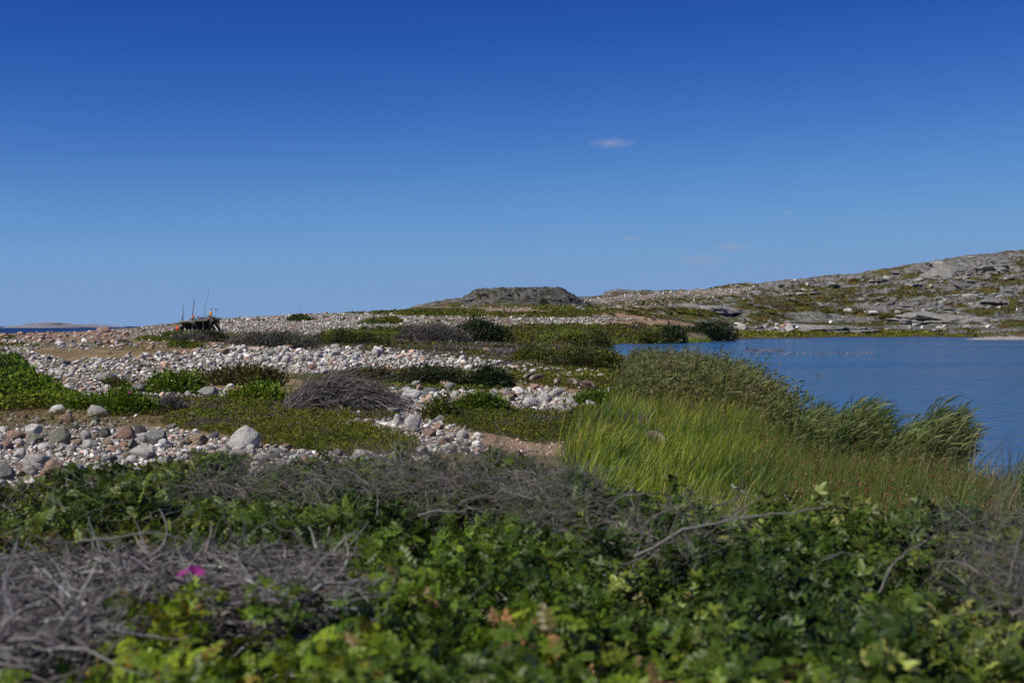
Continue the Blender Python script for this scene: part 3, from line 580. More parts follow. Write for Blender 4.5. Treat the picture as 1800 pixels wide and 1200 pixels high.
kn_n = 260; ku, kv = sample([(728, 541), (790, 531), (822, 527), (838, 513), (870, 508), (950, 508), (1000, 517), (1020, 526), (1020, 534), (830, 537)], kn_n, rng, 2); kd_ = solve(ku, kv); kp = gpt(ku, kd_)
ks = np.exp(rng.normal(math.log(4.6), .45, len(ku))) * kd_ / F * .5; u = np.concatenate([u, ku]); d = np.concatenate([d, kd_]); p = np.concatenate([p, kp]); S = np.concatenate([S, ks[:, None] * np.stack([rng.uniform(1, 1.8, len(ku)), rng.uniform(.8, 1.4, len(ku)), rng.uniform(.25, .55, len(ku))], 1)]); n = len(u)
mb = MB(); col = np.where((np.arange(n) >= n - len(ku))[:, None], .105, 1) * np.where((np.arange(n) >= n - len(ku))[:, None], np.array([(1.02, 1.0, .94)]), np.array([(.185, .18, .168)])) * np.exp(rng.normal(0, .3, n))[:, None]; a = rng.normal(.15, .4, n)
for k in range(8):
    m = np.arange(n) % 8 == k; inst(mb, SL[k], p[m] - [0, 0, 1.] * S[m][:, 2:] * .25, S[m], np.stack([np.cos(a[m]), np.sin(a[m]), rng.normal(0, .06, m.sum())], 1), norm(np.stack([rng.normal(0, .08, m.sum()), rng.normal(-.12, .08, m.sum()), np.ones(m.sum())], 1)), col[m])
tag(mb.build('rock_outcrops', mat_col('outcrop', .95, .45, .5, .9), smooth=False), 'weathered grey rock ledges breaking through the hillside', kind='stuff')
for (uc, vc, wpx, dep, hz, rot, lb) in [(1455, 584, 210, 26, 3.0, .05, 'long smooth pale rock slab above the far shore, below the wide green slope'), (1700, 566, 230, 30, 4.5, -.03, 'long hump of grey bedrock right of the round boulder on the far shore'), (1240, 545, 130, 20, 2.6, .1, 'grey bedrock slab among heath left of the hillside')]:
    d0 = float(solve(uc, vc)); pp = gpt(np.array(float(uc)), np.array(d0)); v_, t_, _ = rock_proto(int(uc), 5, 9, .3); mb = MB()
    v_ = v_ * (1 + .22 * vn3(v_ * 3.5, 5) + .14 * vn3(v_ * 9, 6) + .09 * vn3(v_ * 22, 8))[:, None]; vv = v_ * [wpx * d0 / F * .5, dep, hz]; c_, s_ = math.cos(rot), math.sin(rot); vv = np.stack([vv[:, 0] * c_ - vv[:, 1] * s_, vv[:, 0] * s_ + vv[:, 1] * c_, vv[:, 2]], 1)
    vv = vv + pp + [0, dep * .6, 0]; vv[:, 2] = vv[:, 2] + (H(vv[:, 0], vv[:, 1], False) - pp[2]) - .2
    mb.add(vv, (.24, .23, .215), t_); tag(mb.build('rock_slab', bpy.data.materials['outcrop'], smooth=False), lb, 'rock')

# skerry in the pond, islands at sea
def isle(name, label, cat, pts, d, dep, base, col, kind=None, vary=.15, nv=60):
    """land whose crest line follows pts (u, height px)"""
    mb = MB(); us = np.linspace(pts[0][0], pts[-1][0], nv); hh = np.interp(us, [a for a, _ in pts], [b for _, b in pts]); K = 12; Q = []
    for k in range(K):
        t = k / (K - 1) * 2 - 1; prof = math.cos(t * math.pi / 2) ** .7
        nz = 1 + vary * fbm(us / 3.1 + k * .7, us * 0 + k, 3, 7)
        Q.append(np.stack([(us - U0) / F * d, d + t * dep + 0 * us, base - 0.6 + (hh * d / F * prof * nz + .6 * (prof > 0.05))], 1))
    P = np.stack(Q, 1); ii = np.arange(nv * K).reshape(nv, K); n_ = P.reshape(-1, 3)
    cc = np.array(col) * (1 + .4 * fbm(n_[:, 0] / (dep * .12), n_[:, 2] / (dep * .03) + n_[:, 1] / dep, 3, 3))[:, None]
    mb.add(P, cc, None, np.stack([ii[:-1, :-1], ii[1:, :-1], ii[1:, 1:], ii[:-1, 1:]], -1))
    return tag(mb.build(name, M_ISLE, smooth=False), label, cat, kind=kind)
M_ISLE = mat_col('island_rock', .95)
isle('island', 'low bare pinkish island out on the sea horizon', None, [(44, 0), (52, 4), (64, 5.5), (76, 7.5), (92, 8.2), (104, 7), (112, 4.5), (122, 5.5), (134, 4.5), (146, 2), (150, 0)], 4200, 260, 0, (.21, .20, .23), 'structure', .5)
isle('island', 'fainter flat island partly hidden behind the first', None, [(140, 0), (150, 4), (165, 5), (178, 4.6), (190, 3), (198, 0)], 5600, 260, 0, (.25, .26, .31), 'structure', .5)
isle('skerry', 'low pale rock skerry reaching into the pond from the right', 'rock', [(1708, 0), (1716, 1.5), (1735, 3.6), (1760, 4.2), (1800, 4.0), (1850, 4.5), (1950, 3), (2000, 0)], 402, 9, EYE + POND, (.27, .25, .23), None, .9, 240)

# ------------------------------------------------------------------ low vegetation helpers
GRN = [(.05, .072, .012), (.09, .115, .015), (.15, .165, .02)]; OLV = [(.06, .06, .018), (.095, .09, .024), (.13, .13, .026)]
BRG = [(.055, .10, .01), (.10, .165, .012), (.16, .22, .02)]; DRK = [(.022, .036, .014), (.035, .055, .018), (.055, .075, .024)]
GRY = [(.085, .075, .068), (.13, .118, .105), (.17, .155, .14)]; BRN = [(.075, .05, .03), (.11, .07, .04), (.07, .075, .03)]
YEL = [(.13, .14, .015), (.19, .19, .022), (.24, .22, .035)]
def blades_dir(rng, n, upw=.9):
    return norm(np.stack([rng.normal(.15, .6, n), rng.normal(0, .6, n), np.abs(rng.normal(upw, .35, n))], 1))
GEESE_UV = [(928, 676), (941, 680), (979, 686), (1008, 687), (1035, 693)]
GEESE_P = [gpt(np.array(float(a)), solve(a, b)) for a, b in GEESE_UV]
def cover_tufts(mb, poly, n, px, hgt, cols, wts, rng, proto=LEAF4, clump=1.0, upw=.5, per=3, jag=3):
    u, v = sample(poly, n, rng, jag); d = solve(u, v); ok = ~((pond_s(u, d) > -.005) & (u > 1056))
    if d.max() > 480: g_ = gpt(u, d); ok &= (d < 480) | (cover(g_[:, 0], g_[:, 1], g_[:, 2])[0] != ROCK)
    u, v, d = u[ok], v[ok], d[ok]; p = gpt(u, d)
    ok = np.ones(len(u), bool)
    for g_ in GEESE_P: ok &= ~((np.abs(p[:, 0] - g_[0]) < .75) & (p[:, 1] - g_[1] > -3.5) & (p[:, 1] - g_[1] < .6))
    u, v, d, p = u[ok], v[ok], d[ok], p[ok]
    lump = .5 + .5 * fbm(p[:, 0] / clump, p[:, 1] / clump, 3, 19)
    p = np.repeat(p, per, 0); d = np.repeat(d, per); lump = np.repeat(lump, per); m = len(p)
    px_w = px * d / F; p = p + rng.normal(0, 1, (m, 3)) * (px_w * .8)[:, None] * [1, 1, 0]
    p[:, 2] += hgt * (.15 + lump * .95) * rng.uniform(.3, 1.05, m)
    dv = blades_dir(rng, m, upw); up = rng.normal(0, 1, (m, 3)); col = pal(rng, m, cols, wts, p, .25, clump * 2.2)
    inst(mb, proto, p, px_w * np.exp(rng.normal(0, .3, m)), dv, up, col)
def mat_thing(name, label, cat, poly, n, px, hgt, cols, wts, seed, group=None, proto=LEAF4, clump=.8, twig=0, flowers=(), upw=.5, per=3):
    rng = np.random.default_rng(seed); pc = np.array(poly, float).mean(0); b = gpt(pc[0], solve(pc[0], pc[1])); t = thing(name, b, label, cat, group)
    mb = MB(); cover_tufts(mb, poly, n, px, hgt, cols, wts, rng, proto, clump, upw, per); mb.build('foliage', M_HEATH, t)
    if twig:
        u, v = sample(poly, twig, rng); d = solve(u, v); p = gpt(u, d); p[:, 2] += hgt * .3; k = len(u)
        P = walk(p, np.stack([rng.normal(.3, .8, k), rng.normal(0, .6, k), rng.uniform(.1, .8, k)], 1), rng.uniform(.2, .6, k) * np.clip(d / 40, .7, 2), 4, .3, .1, rng)
        mb = MB(); tubes(mb, P, .22 * d / F, pal(rng, k, GRY, [1, 1, 1])); mb.build('twigs', M_TWIG, t)
    for (fu, fv) in flowers: flower(t, W(fu, fv, float(solve(fu, fv + 6))), .05 * float(solve(fu, fv + 6)) / 45, rng)
    return t
def flower(parent, p, r, rng, face=(0, -.6, .8)):
    mb = MB(); f = norm(np.array(face, float)); a = norm(np.cross(f, [0.1, 0, 1])); b = np.cross(f, a)
    for k in range(5):
        t = 2 * math.pi * k / 5 + rng.uniform(-.1, .1); dv = a * math.cos(t) + b * math.sin(t) + f * .35
        pr = (LEAF[0] * [1, 1.9, 1], LEAF[1], E4); inst(mb, pr, p[None], np.array([r]), dv[None], f[None], np.array([[.36, .05, .26]]) * rng.uniform(.8, 1.2))
    mb.build('flower', M_PETAL, parent)
def bush(name, label, cat, u0, u1, vb, vt, cols, wts, n, px, seed, ratio=.6, group=None, twigs=120, proto=LEAF4, lean=0, twcol=GRY, leafless=False, flowers=(), sharp=.55, d=None):
    rng = np.random.default_rng(seed); uc = (u0 + u1) / 2; d0 = float(solve(uc, vb)) if d is None else d; rx = (u1 - u0) / 2 * d0 / F; rz = (vb - vt) * d0 / F; ry = rx * ratio
    c = gpt(np.array(uc), np.array(d0 + ry * .8)); base = gpt(np.array(uc), np.array(d0)); c[2] = base[2]
    t = thing(name, base, label, cat, group); k = max(8, n // 9)
    dv = rng.normal(0, 1, (k, 3)); dv[:, 2] = np.abs(dv[:, 2]); dv = norm(dv); lump = 1 + .28 * vn3(dv * 2.1 + seed, seed) + .16 * vn3(dv * 5 + seed, seed + 3)
    rad = lump * (1 - np.abs(rng.normal(0, .16, k))) * np.where(rng.random(k) < .2, rng.uniform(.4, 1, k), 1)
    pos = c + dv * rad[:, None] * [rx, ry, rz] * .93; pos[:, 0] += lean * (dv[:, 2] * rz)
    pos[:, 2] = np.maximum(pos[:, 2], H(pos[:, 0], pos[:, 1]) + .02 * rz)
    m = k * 9; P = np.repeat(pos, 9, 0) + rng.normal(0, 1, (m, 3)) * (px * d0 / F * 1.3); D = norm(np.repeat(dv, 9, 0) * .8 + rng.normal(0, .6, (m, 3)) + [lean * .6, 0, .3])
    P[:, 2] = np.maximum(P[:, 2], base[2] - .3)
    col = pal(rng, m, cols, wts, P + [0, 0, 0], .28, rx * .35)
    mb = MB(); inst(mb, NEED if leafless else proto, P, px * d0 / F * np.exp(rng.normal(0, .3, m)) * (1.8 if leafless else 1), D, rng.normal(0, 1, (m, 3)), col)
    mb.build('twigs' if leafless else 'foliage', M_TWIG if leafless else M_LEAF, t)
    if twigs:
        st = c + rng.normal(0, .35, (twigs, 3)) * [rx, ry, 0]; dv = norm(np.stack([rng.normal(lean, .7, twigs), rng.normal(0, .5, twigs), rng.uniform(.5, 1.3, twigs)], 1))
        dv2 = dv * [rx, ry, rz]; P = walk(st, dv2, np.linalg.norm(dv2, axis=1) * rng.uniform(.7, 1.1, twigs), 6, .16, .03, rng)
        mb = MB(); tubes(mb, P, np.maximum(.35 * d0 / F, .006) * rng.uniform(.6, 1.4, twigs), pal(rng, twigs, twcol, [1, 1, 1])); mb.build('branches', M_TWIG, t)
    for (fu, fv) in flowers: flower(t, W(fu, fv, d0 + ry * .1), 3.1 * d0 / F, rng)
    return t

# general heath carpet
rng = np.random.default_rng(21)
mb = MB()
HE = [
 ([(-40, 605), (60, 606), (70, 612), (-40, 612)], 250, GRN, 3), ([(0, 592), (25, 592), (25, 597), (0, 597)], 120, GRN, 3),
 ([(600, 549.5), (700, 546), (820, 543), (880, 550), (1000, 549), (1110, 544), (1140, 550), (1000, 556), (900, 558), (800, 556), (690, 554)], 5200, GRN + OLV, 2.4),
 ([(925, 544), (960, 538), (1040, 538), (1075, 543), (1000, 548)], 1200, GRN, 2.4), ([(860, 577), (980, 571), (1080, 570), (1210, 577), (1230, 592), (1180, 603), (1060, 606), (900, 602)], 9000, GRN + OLV + GRY[:1], 3),
 ([(560, 584), (640, 578), (740, 574), (740, 584), (690, 600), (560, 600)], 2500, GRN, 2.6),
 ([(700, 600), (900, 604), (1000, 612), (900, 630), (760, 616), (560, 609), (600, 604)], 6000, OLV + GRY, 3.2),
 ([(600, 612), (760, 612), (900, 630), (1000, 640), (960, 648), (860, 640), (740, 624), (640, 622)], 3000, OLV + GRY, 3.2),
 ([(880, 645), (960, 642), (1090, 645), (1110, 700), (1060, 700), (1000, 686), (930, 678), (890, 668)], 6500, OLV + GRN, 3.2),
 ([(640, 684), (800, 688), (890, 684), (900, 672), (640, 672)], 2500, GRN, 3.5),
 ([(1000, 722), (1110, 700), (1130, 740), (1080, 790), (1030, 790), (1060, 750)], 2600, OLV + YEL, 4),
 ([(280, 745), (330, 722), (400, 706), (500, 704), (500, 735), (380, 762)], 1500, OLV + GRY, 4),
 ([(1100, 545), (1230, 545), (1300, 552), (1240, 560), (1100, 558)], 1500, GRN + OLV, 2.5), ([(1120, 530), (1300, 520), (1300, 527), (1120, 541)], 1200, GRN + OLV, 2.3),
 ([(1210, 585), (1700, 582), (1800, 588), (1800, 591), (1500, 591), (1290, 595)], 3500, GRN + YEL, 3), ([(1300, 552), (1500, 545), (1640, 552), (1560, 566), (1400, 560)], 3200, GRN + OLV + BRN, 2.6),
 ([(1300, 512), (1560, 485), (1800, 462), (1800, 575), (1500, 580), (1300, 575)], 9000, BRN + OLV + GRN[:2], 2.4),
 ([(300, 700), (380, 698), (400, 712), (330, 722)], 500, GRY + OLV, 3.5), ([(0, 726), (300, 726), (300, 750), (0, 764)], 1200, [(.16, .12, .05), (.12, .11, .04)], 3),
 (S_LEFT, 500, GRN + OLV + GRY[:1], 3.2), (S_BANK, 160, GRN + OLV, 3.2), (S_RIDGE, 700, OLV + GRN, 2), (S_LOW, 200, OLV + GRN, 3),
 ([(130, 835), (330, 820), (340, 850), (120, 860)], 1000, GRN + GRY, 6), ([(330, 800), (450, 808), (480, 830), (340, 835)], 900, GRN + GRY, 5),
]
for poly, n, cols, px in HE:
    cover_tufts(mb, poly, n, px, .16 if px > 3 else .28, cols, np.ones(len(cols)), rng, LEAF4, 2.5, .5, 3)
tag(mb.build('heath', M_HEATH), 'low heath and crowberry cover between the stones', kind='stuff')
# dry grass tufts on the tan ground
mb = MB()
for poly, n in (([(-40, 722), (300, 722), (420, 700), (330, 752), (-40, 762)], 3500), ([(160, 606), (420, 598), (480, 608), (240, 620)], 2500), ([(560, 740), (760, 735), (1050, 780), (1050, 800), (840, 800)], 2500), ([(930, 676), (1100, 700), (1130, 722), (1060, 722)], 900)):
    cover_tufts(mb, poly, n, 3.2, .05, [(.25, .18, .09), (.2, .16, .07), (.13, .13, .04)], [2, 2, 1], rng, NEED, 1.5, 1.0, 2)
tag(mb.build('dry_grass', M_BLADE), 'short dry straw coloured grass on the sandy strips', kind='stuff')

# ------------------------------------------------------------------ mid-ground plants, one thing each
mat_thing('juniper_mat', 'wide bright green juniper mat spreading right of the largest pale boulder', 'juniper', G_BIG, 17000, 3.1, .26, GRN + YEL[:2] + OLV[:2] + BRN[:1] + GRY[1:2], [2, 3, 3, 2, 1, 1.5, 1.5, .8, .8], 31, clump=.5, twig=60)
mat_thing('juniper_mat', 'olive green juniper mat between the cobble bank and the sandy path', 'juniper', G_RIGHT, 12500, 2.9, .24, OLV + GRN + BRN[:2] + GRY[1:2], [2, 2, 2, 2, 3, 2, 1, .7, .8], 32, clump=.5, twig=60)
mat_thing('juniper_mat', 'low grey-green shrub carpet under the heap of dead branches', 'shrub', [(470, 716), (560, 716), (690, 728), (700, 740), (650, 742), (560, 735), (470, 728)], 2200, 4, .22, GRY + OLV, [2, 2, 1, 2, 2, 1], 33, twig=120)
mat_thing('rose_bush', 'dark rose thicket with pink flowers rising at the left edge', 'rose bush', [(-30, 640), (0, 634), (30, 640), (48, 668), (70, 680), (40, 700), (-30, 720)], 3000, 5.5, .9, BRG + DRK, [2, 3, 1, 2, 2, 1], 34, proto=LEAF, clump=.9, flowers=[(14, 671), (30, 671)])
mat_thing('rose_bush', 'spreading green rose bush in front of the dark thicket at left', 'rose bush', [(-30, 690), (40, 668), (80, 672), (100, 690), (140, 705), (110, 718), (-30, 726)], 4500, 5.5, .45, BRG + GRN, [2, 3, 2, 1, 2, 1], 35, proto=LEAF, clump=.9, flowers=[(68, 672), (86, 683)])
bush('rose_bush', 'rounded bright green rose bush with two magenta flowers on top', 'rose bush', 165, 278, 732, 692, BRG, [2, 3, 2], 8000, 5, 36, .55, proto=LEAF, flowers=[(201, 690), (227, 690)])
bush('rose_bush', 'low yellow-green rose bush left of the one with two magenta flowers', 'rose bush', 118, 190, 722, 700, BRG + YEL[:1], [1, 3, 2, 1], 3000, 5, 37, .6, proto=LEAF)
bush('rose_bush', 'bright green bush touching the blocky grey boulder', 'rose bush', 255, 368, 692, 657, BRG, [2, 3, 2], 7000, 4.6, 38, .5, proto=LEAF)
bush('heather_shrub', 'brownish green heather clump behind the bright green bush', 'heather', 340, 512, 678, 644, OLV + BRN, [2, 2, 2, 1, 1, 2], 8000, 4.2, 39, .4)
bush('rose_bush', 'light green rose bush left of the heap of dead branches', 'rose bush', 395, 508, 709, 681, BRG, [1, 2, 3], 6000, 4.6, 40, .45, proto=LEAF, flowers=[(397, 697)])
bush('heather_shrub', 'dark rose sprig beside the large smooth grey boulder', 'shrub', 182, 228, 684, 669, BRN + GRN, [1, 1, 1, 1, 1, 1], 1600, 4, 41)
bush('dead_shrub', 'small grey dead shrub right of the rose bush with two magenta flowers', 'dead shrub', 262, 330, 728, 702, GRY, [1, 1, 1], 4500, 4, 42, .5, leafless=True, twigs=160)
bush('crowberry_shrub', 'broad dark green shrub with grey twigs right of the dead branch heap', 'shrub', 690, 832, 680, 643, DRK + GRN[:1] + GRY[:1], [2, 3, 2, 2, 1], 10000, 3.8, 43, .4)
bush('crowberry_shrub', 'dark green shrub between the broad dark one and the geese', 'shrub', 815, 903, 682, 648, DRK, [2, 3, 2], 6500, 3.8, 44, .45)
bush('crowberry_shrub', 'reddish green low shrub behind the dead branch heap', 'shrub', 590, 706, 672, 650, BRN + OLV, [1, 2, 2, 2, 2, 1], 5000, 3.6, 45, .4, twigs=200)
bush('rose_bush', 'small fresh green rose bush on the cobble bank', 'rose bush', 788, 900, 724, 699, BRG + GRN, [2, 3, 1, 2, 2, 1], 6000, 4.5, 46, .35, proto=LEAF)
bush('rose_bush', 'low rose bush with one magenta flower beside the lone pale boulder', 'rose bush', 745, 806, 738, 708, GRN + BRN[:1], [3, 2, 1, 1], 3500, 4.5, 47, .5, proto=LEAF, flowers=[(772, 728)])
bush('crowberry_shrub', 'small bright green shrub just below the geese', 'shrub', 995, 1078, 714, 694, BRG, [2, 3, 1], 4500, 4, 48, .3)
bush('willow_shrub', 'yellow-green low shrub at the left of the heath by the pond', 'shrub', 893, 990, 636, 612, YEL[:1] + GRN, [3, 2, 3, 2], 6500, 3.2, 49, .5)
bush('willow_shrub', 'long dark olive shrub reaching to the pond corner', 'shrub', 960, 1116, 648, 611, DRK + OLV + GRN, [1, 2, 2, 2, 2, 1, 2, 2, 1], 11000, 3.4, 50, .5)
bush('juniper_bush', 'big rounded dark green juniper bush alone on the heath', 'juniper', 796, 884, 602, 562, DRK, [2, 3, 2], 11000, 3.2, 51, .8)
bush('dead_shrub', 'big grey dead shrub joined to the left of the dark juniper bush', 'dead shrub', 700, 824, 602, 568, GRY, [2, 2, 1], 12000, 3.0, 52, .6, leafless=True, twigs=300)
bush('crowberry_shrub', 'green shrub just right of the big dark juniper bush', 'shrub', 862, 902, 600, 576, GRN, [3, 2, 1], 2600, 3, 53)
bush('dead_shrub', 'dark grey dead shrub band right of the driftwood shelter', 'dead shrub', 400, 565, 611, 586, GRY + DRK[:1], [3, 2, 1, 2], 10000, 3, 54, .5, leafless=True, twigs=200)
bush('crowberry_shrub', 'dark green shrub directly below the driftwood shelter', 'shrub', 350, 402, 602, 585, DRK + GRY[:1], [2, 2, 1, 1], 3500, 2.8, 55)
bush('crowberry_shrub', 'long low dark shrub left of the big grey dead shrub', 'shrub', 540, 684, 606, 586, DRK + GRN, [1, 2, 2, 2, 2, 1], 8000, 2.8, 56, .4)
bush('dead_shrub', 'grey dead shrub between the dark shrubs below the pebble ridge', 'dead shrub', 300, 372, 601, 588, GRY, [2, 1, 1], 3000, 2.8, 57, .5, leafless=True)
mat_thing('crowberry_mat', 'oval green mat on the dry grass right of the driftwood trunk', 'shrub', [(292, 611), (310, 605), (350, 605), (362, 611), (330, 615)], 900, 3, .35, GRN, [3, 2, 1], 58)
mat_thing('crowberry_mat', 'thin green mat just left of the dark shrubs below the shelter', 'shrub', [(238, 597), (262, 594), (308, 599), (300, 602), (240, 600)], 700, 3, .35, GRN, [2, 2, 1], 59)
mat_thing('crowberry_mat', 'green mat with reddish edge in front of the driftwood shelter', 'shrub', [(284, 590), (310, 584), (372, 585), (360, 592), (300, 594)], 1100, 3, .35, GRN + BRN[:1], [3, 2, 1, 1], 60)
mat_thing('crowberry_mat', 'small dark green mat high on the pale pebble ridge', 'shrub', [(499, 565), (515, 558), (540, 556), (553, 563), (530, 566)], 900, 2.6, .5, DRK + GRN[:1], [1, 2, 2, 2], 61)
mat_thing('crowberry_mat', 'flat green mat in the pebbles behind the big grey dead shrub', 'shrub', [(625, 571), (660, 562), (690, 559), (715, 566), (690, 570)], 1200, 2.6, .5, DRK[1:] + GRN, [1, 2, 2, 2, 2], 62)
bush('willow_bush', 'dark round willow bush on the far pond shore left of the tan reeds', 'willow', 1156, 1206, 605, 574, DRK + GRN[:1], [2, 3, 2, 2], 6500, 3, 63, .8)
bush('willow_bush', 'widest dark willow bush on the far pond shore', 'willow', 1206, 1293, 599, 569, DRK, [3, 3, 2], 9000, 3, 64, .5)
bush('willow_bush', 'small willow bush at the left tip of the pond', 'willow', 1028, 1074, 609, 586, DRK[1:] + GRN, [2, 2, 2, 2, 2], 4500, 3, 65, .8)
bush('willow_bush', 'pale green willow clump on the shore left of the small willow', 'willow', 975, 1036, 606, 588, GRN, [2, 2, 2], 4000, 3, 66, .7)
bush('willow_bush', 'low willow clump between the small willow and the dark round willow', 'willow', 1110, 1165, 604, 584, GRN + OLV, [2, 2, 1, 2, 1, 1], 4000, 3, 67, .6)
bush('dark_shrub', 'small dark shrub at the foot of the bare rock knoll', 'tree', 949, 960, 537, 528, DRK, [2, 2, 1], 700, 2, 68, 1)  # small dark leafy clump standing in for an unidentified dark spot
# heap of dead branches
def heap(name, label, u0, u1, vb, vt, n, L, r, seed, d=None, flat=.35, cols=GRY, ratio=.6):
    rng = np.random.default_rng(seed); uc = (u0 + u1) / 2; d0 = float(solve(uc, vb)) if d is None else d; rx = (u1 - u0) / 2 * d0 / F; rz = (vb - vt) * d0 / F; ry = rx * ratio
    b = gpt(np.array(uc), np.array(d0)); t = thing(name, b, label, 'brushwood')
    x = rng.uniform(-1, 1, n); y = rng.uniform(-1, 1, n); hgt = np.sqrt(np.clip(1 - x ** 2 * .95 - y ** 2 * .8, 0, 1)) * (1 + .15 * vn(x * 3, y * 3, seed)); z = hgt * (1 - np.abs(rng.normal(0, .3, n)))
    p = np.stack([b[0] + x * rx, b[1] + ry * (.8 + y), b[2] + rz * z], 1); p[:, 0] -= L * .4
    dv = np.stack([rng.normal(.9, .3, n), rng.normal(0, .5, n), -.45 * x + rng.normal(0, flat, n)], 1)
    P = walk(p, dv, L * np.exp(rng.normal(0, .55, n)), 6, .15, .02, rng)
    mb = MB(); tubes(mb, P, r * np.exp(rng.normal(0, .4, n)), pal(rng, n, cols, [1, 2, 2], None, .3), 4); mb.build('branches', M_TWIG, t); return t
heap('brushwood_heap', 'heap of grey dead branches lying right of the light green rose bush', 500, 702, 727, 667, 2400, .55, .009, 70, flat=.45, cols=[(.06, .048, .048), (.12, .10, .095), (.20, .175, .165)])
rng = np.random.default_rng(5)
t = thing('dead_branch', W(1072, 697, 58), 'bleached dead branch arching out of the grass right of the geese', 'dead branch')
for pts in ([(1070, 690), (1069, 682), (1078, 681), (1090, 686), (1102, 690), (1110, 696)], [(1088, 685), (1096, 692), (1102, 698), (1108, 702), (1112, 704), (1116, 706)]):
    mb = MB(); tubes(mb, np.array([[W(a, b, 57 + .2 * i) for i, (a, b) in enumerate(pts)]]), np.array([.035]), np.array([[.42, .39, .36]]), 5); mb.build('branch', M_TWIG, t)

# ------------------------------------------------------------------ reeds and grasses
def ud_sample(poly, n, rng):
    p = [(a, math.log(b) * 100) for a, b in poly]; u, l = sample(p, n, rng, 1.0); return u, np.exp(l / 100)
def blade_bed(mb, u, d, hgt, wid, lean, cols, wts, rng, K=5, tipc=None, bend=.25):
    p = gpt(u, d); n = len(u); L = hgt * np.exp(rng.normal(0, .18, n))
    dv = np.stack([lean + rng.normal(0, .3, n), rng.normal(0, .28, n), np.ones(n)], 1)
    P = [p]; dd = norm(dv); g = np.abs(rng.normal(bend, bend * .5, n))
    for k in range(K - 1):
        P.append(P[-1] + dd * (L / (K - 1))[:, None]); dd = norm(dd + np.stack([g, np.zeros(n), -g * .5], 1))
    P = np.stack(P, 1); a = rng.uniform(-.9, .9, n); side = np.stack([np.cos(a), np.sin(a), np.zeros(n)], 1)
    col = pal(rng, n, cols, wts, p, .22, 2.0)
    ribbons(mb, P, wid * np.exp(rng.normal(0, .25, n)), side, col, None if tipc is None else np.broadcast_to(np.array(tipc), (n, 3)) * rng.uniform(.6, 1.3, n)[:, None], np.linspace(1, .08, K) ** .7)
    return P
rng = np.random.default_rng(77)
YG = [(.05, .09, .009), (.12, .185, .013), (.23, .285, .018), (.38, .36, .06)]
mb = MB()
u, d = ud_sample([(1098, 53), (1260, 54), (1340, 42), (1330, 16), (1000, 16), (1012, 27), (1040, 36), (1068, 44)], 27000, rng)
u = u + 18 * vn(d * 1.3, u * 0, 3) + rng.normal(0, 15, len(u)); cl = vn(u / 30, d / 1.5, 12); blade_bed(mb, u, d, .8 * (1 + .22 * cl), .023, .10 + .24 * vn(u / 22, d / 1.1, 13), YG + [(.09, .10, .02), (.22, .17, .07)], [3, 4, 2.6, 1.2, 1.5, .7], rng, 5, None, .12)
tag(mb.build('marsh_grass', M_BLADE), 'tall yellow-green marsh grass bending in the wind before the reeds', kind='stuff')
mb = MB()
u, d = ud_sample([(1230, 50), (1330, 48), (1400, 38), (1500, 34.5), (1660, 32), (1720, 27), (1700, 16), (1300, 16), (1290, 26), (1240, 40)], 34000, rng)
P = blade_bed(mb, u, d, .8, .010, .06, [(.07, .13, .013), (.12, .20, .018), (.16, .22, .028)], [2, 3, 2], rng, 4, (.13, .17, .03), .05)
k = rng.random(len(P)) < .13; tip = P[k, -1]; nn = len(tip)
for j in range(3): inst(mb, LEAF4, tip + rng.normal(0, .012, (nn, 3)) - [0, 0, .05 * j], rng.uniform(.03, .06, nn), blades_dir(rng, nn, 1.2), rng.normal(0, 1, (nn, 3)), pal(rng, nn, [(.20, .085, .04), (.24, .12, .055), (.12, .13, .04)], [2, 2, 2]))
tag(mb.build('rushes', M_BLADE), 'green rushes with reddish brown seed heads along the water', kind='stuff')
mb = MB()   # willow and reed belt that hides the near shore
u, d = ud_sample([(1086, 52), (1110, 48), (1200, 47), (1300, 45), (1360, 40), (1398, 38), (1345, 49), (1305, 60), (1254, 76), (1205, 93), (1155, 115), (1112, 128), (1100, 90)], 9000, rng)
hh = np.interp(u, [1086, 1120, 1180, 1300, 1400], [.9, 1.5, 1.85, 1.8, 1.5]) * (.85 + .15 * vn(u / 14, d / 4, 9))
P = blade_bed(mb, u, d, hh, .012, .18, [(.09, .10, .04), (.13, .13, .06)], [1, 1], rng, 5, None, .1)
for j in range(13):
    f = rng.uniform(.15, 1, len(P)); i0 = np.minimum((f * 4).astype(int), 3); q0 = P[np.arange(len(P)), i0] + (P[np.arange(len(P)), i0 + 1] - P[np.arange(len(P)), i0]) * (f * 4 - i0)[:, None] + rng.normal(0, .06, (len(P), 3))
    dv = np.stack([rng.normal(.7, .5, len(P)), rng.normal(0, .5, len(P)), rng.normal(.5, .4, len(P))], 1)
    inst(mb, (LEAF4[0] * [1, .42, 1], LEAF4[1], E4), q0, rng.uniform(.12, .26, len(P)), dv, rng.normal(0, 1, (len(P), 3)), pal(rng, len(P), [(.055, .08, .015), (.10, .125, .025), (.15, .155, .045), (.20, .175, .09)], [2, 3, 3, 2], q0, .25, 3))
tag(mb.build('reed_bed', M_BLADE), 'dense mound of willow and reeds along the near pond shore', kind='stuff')
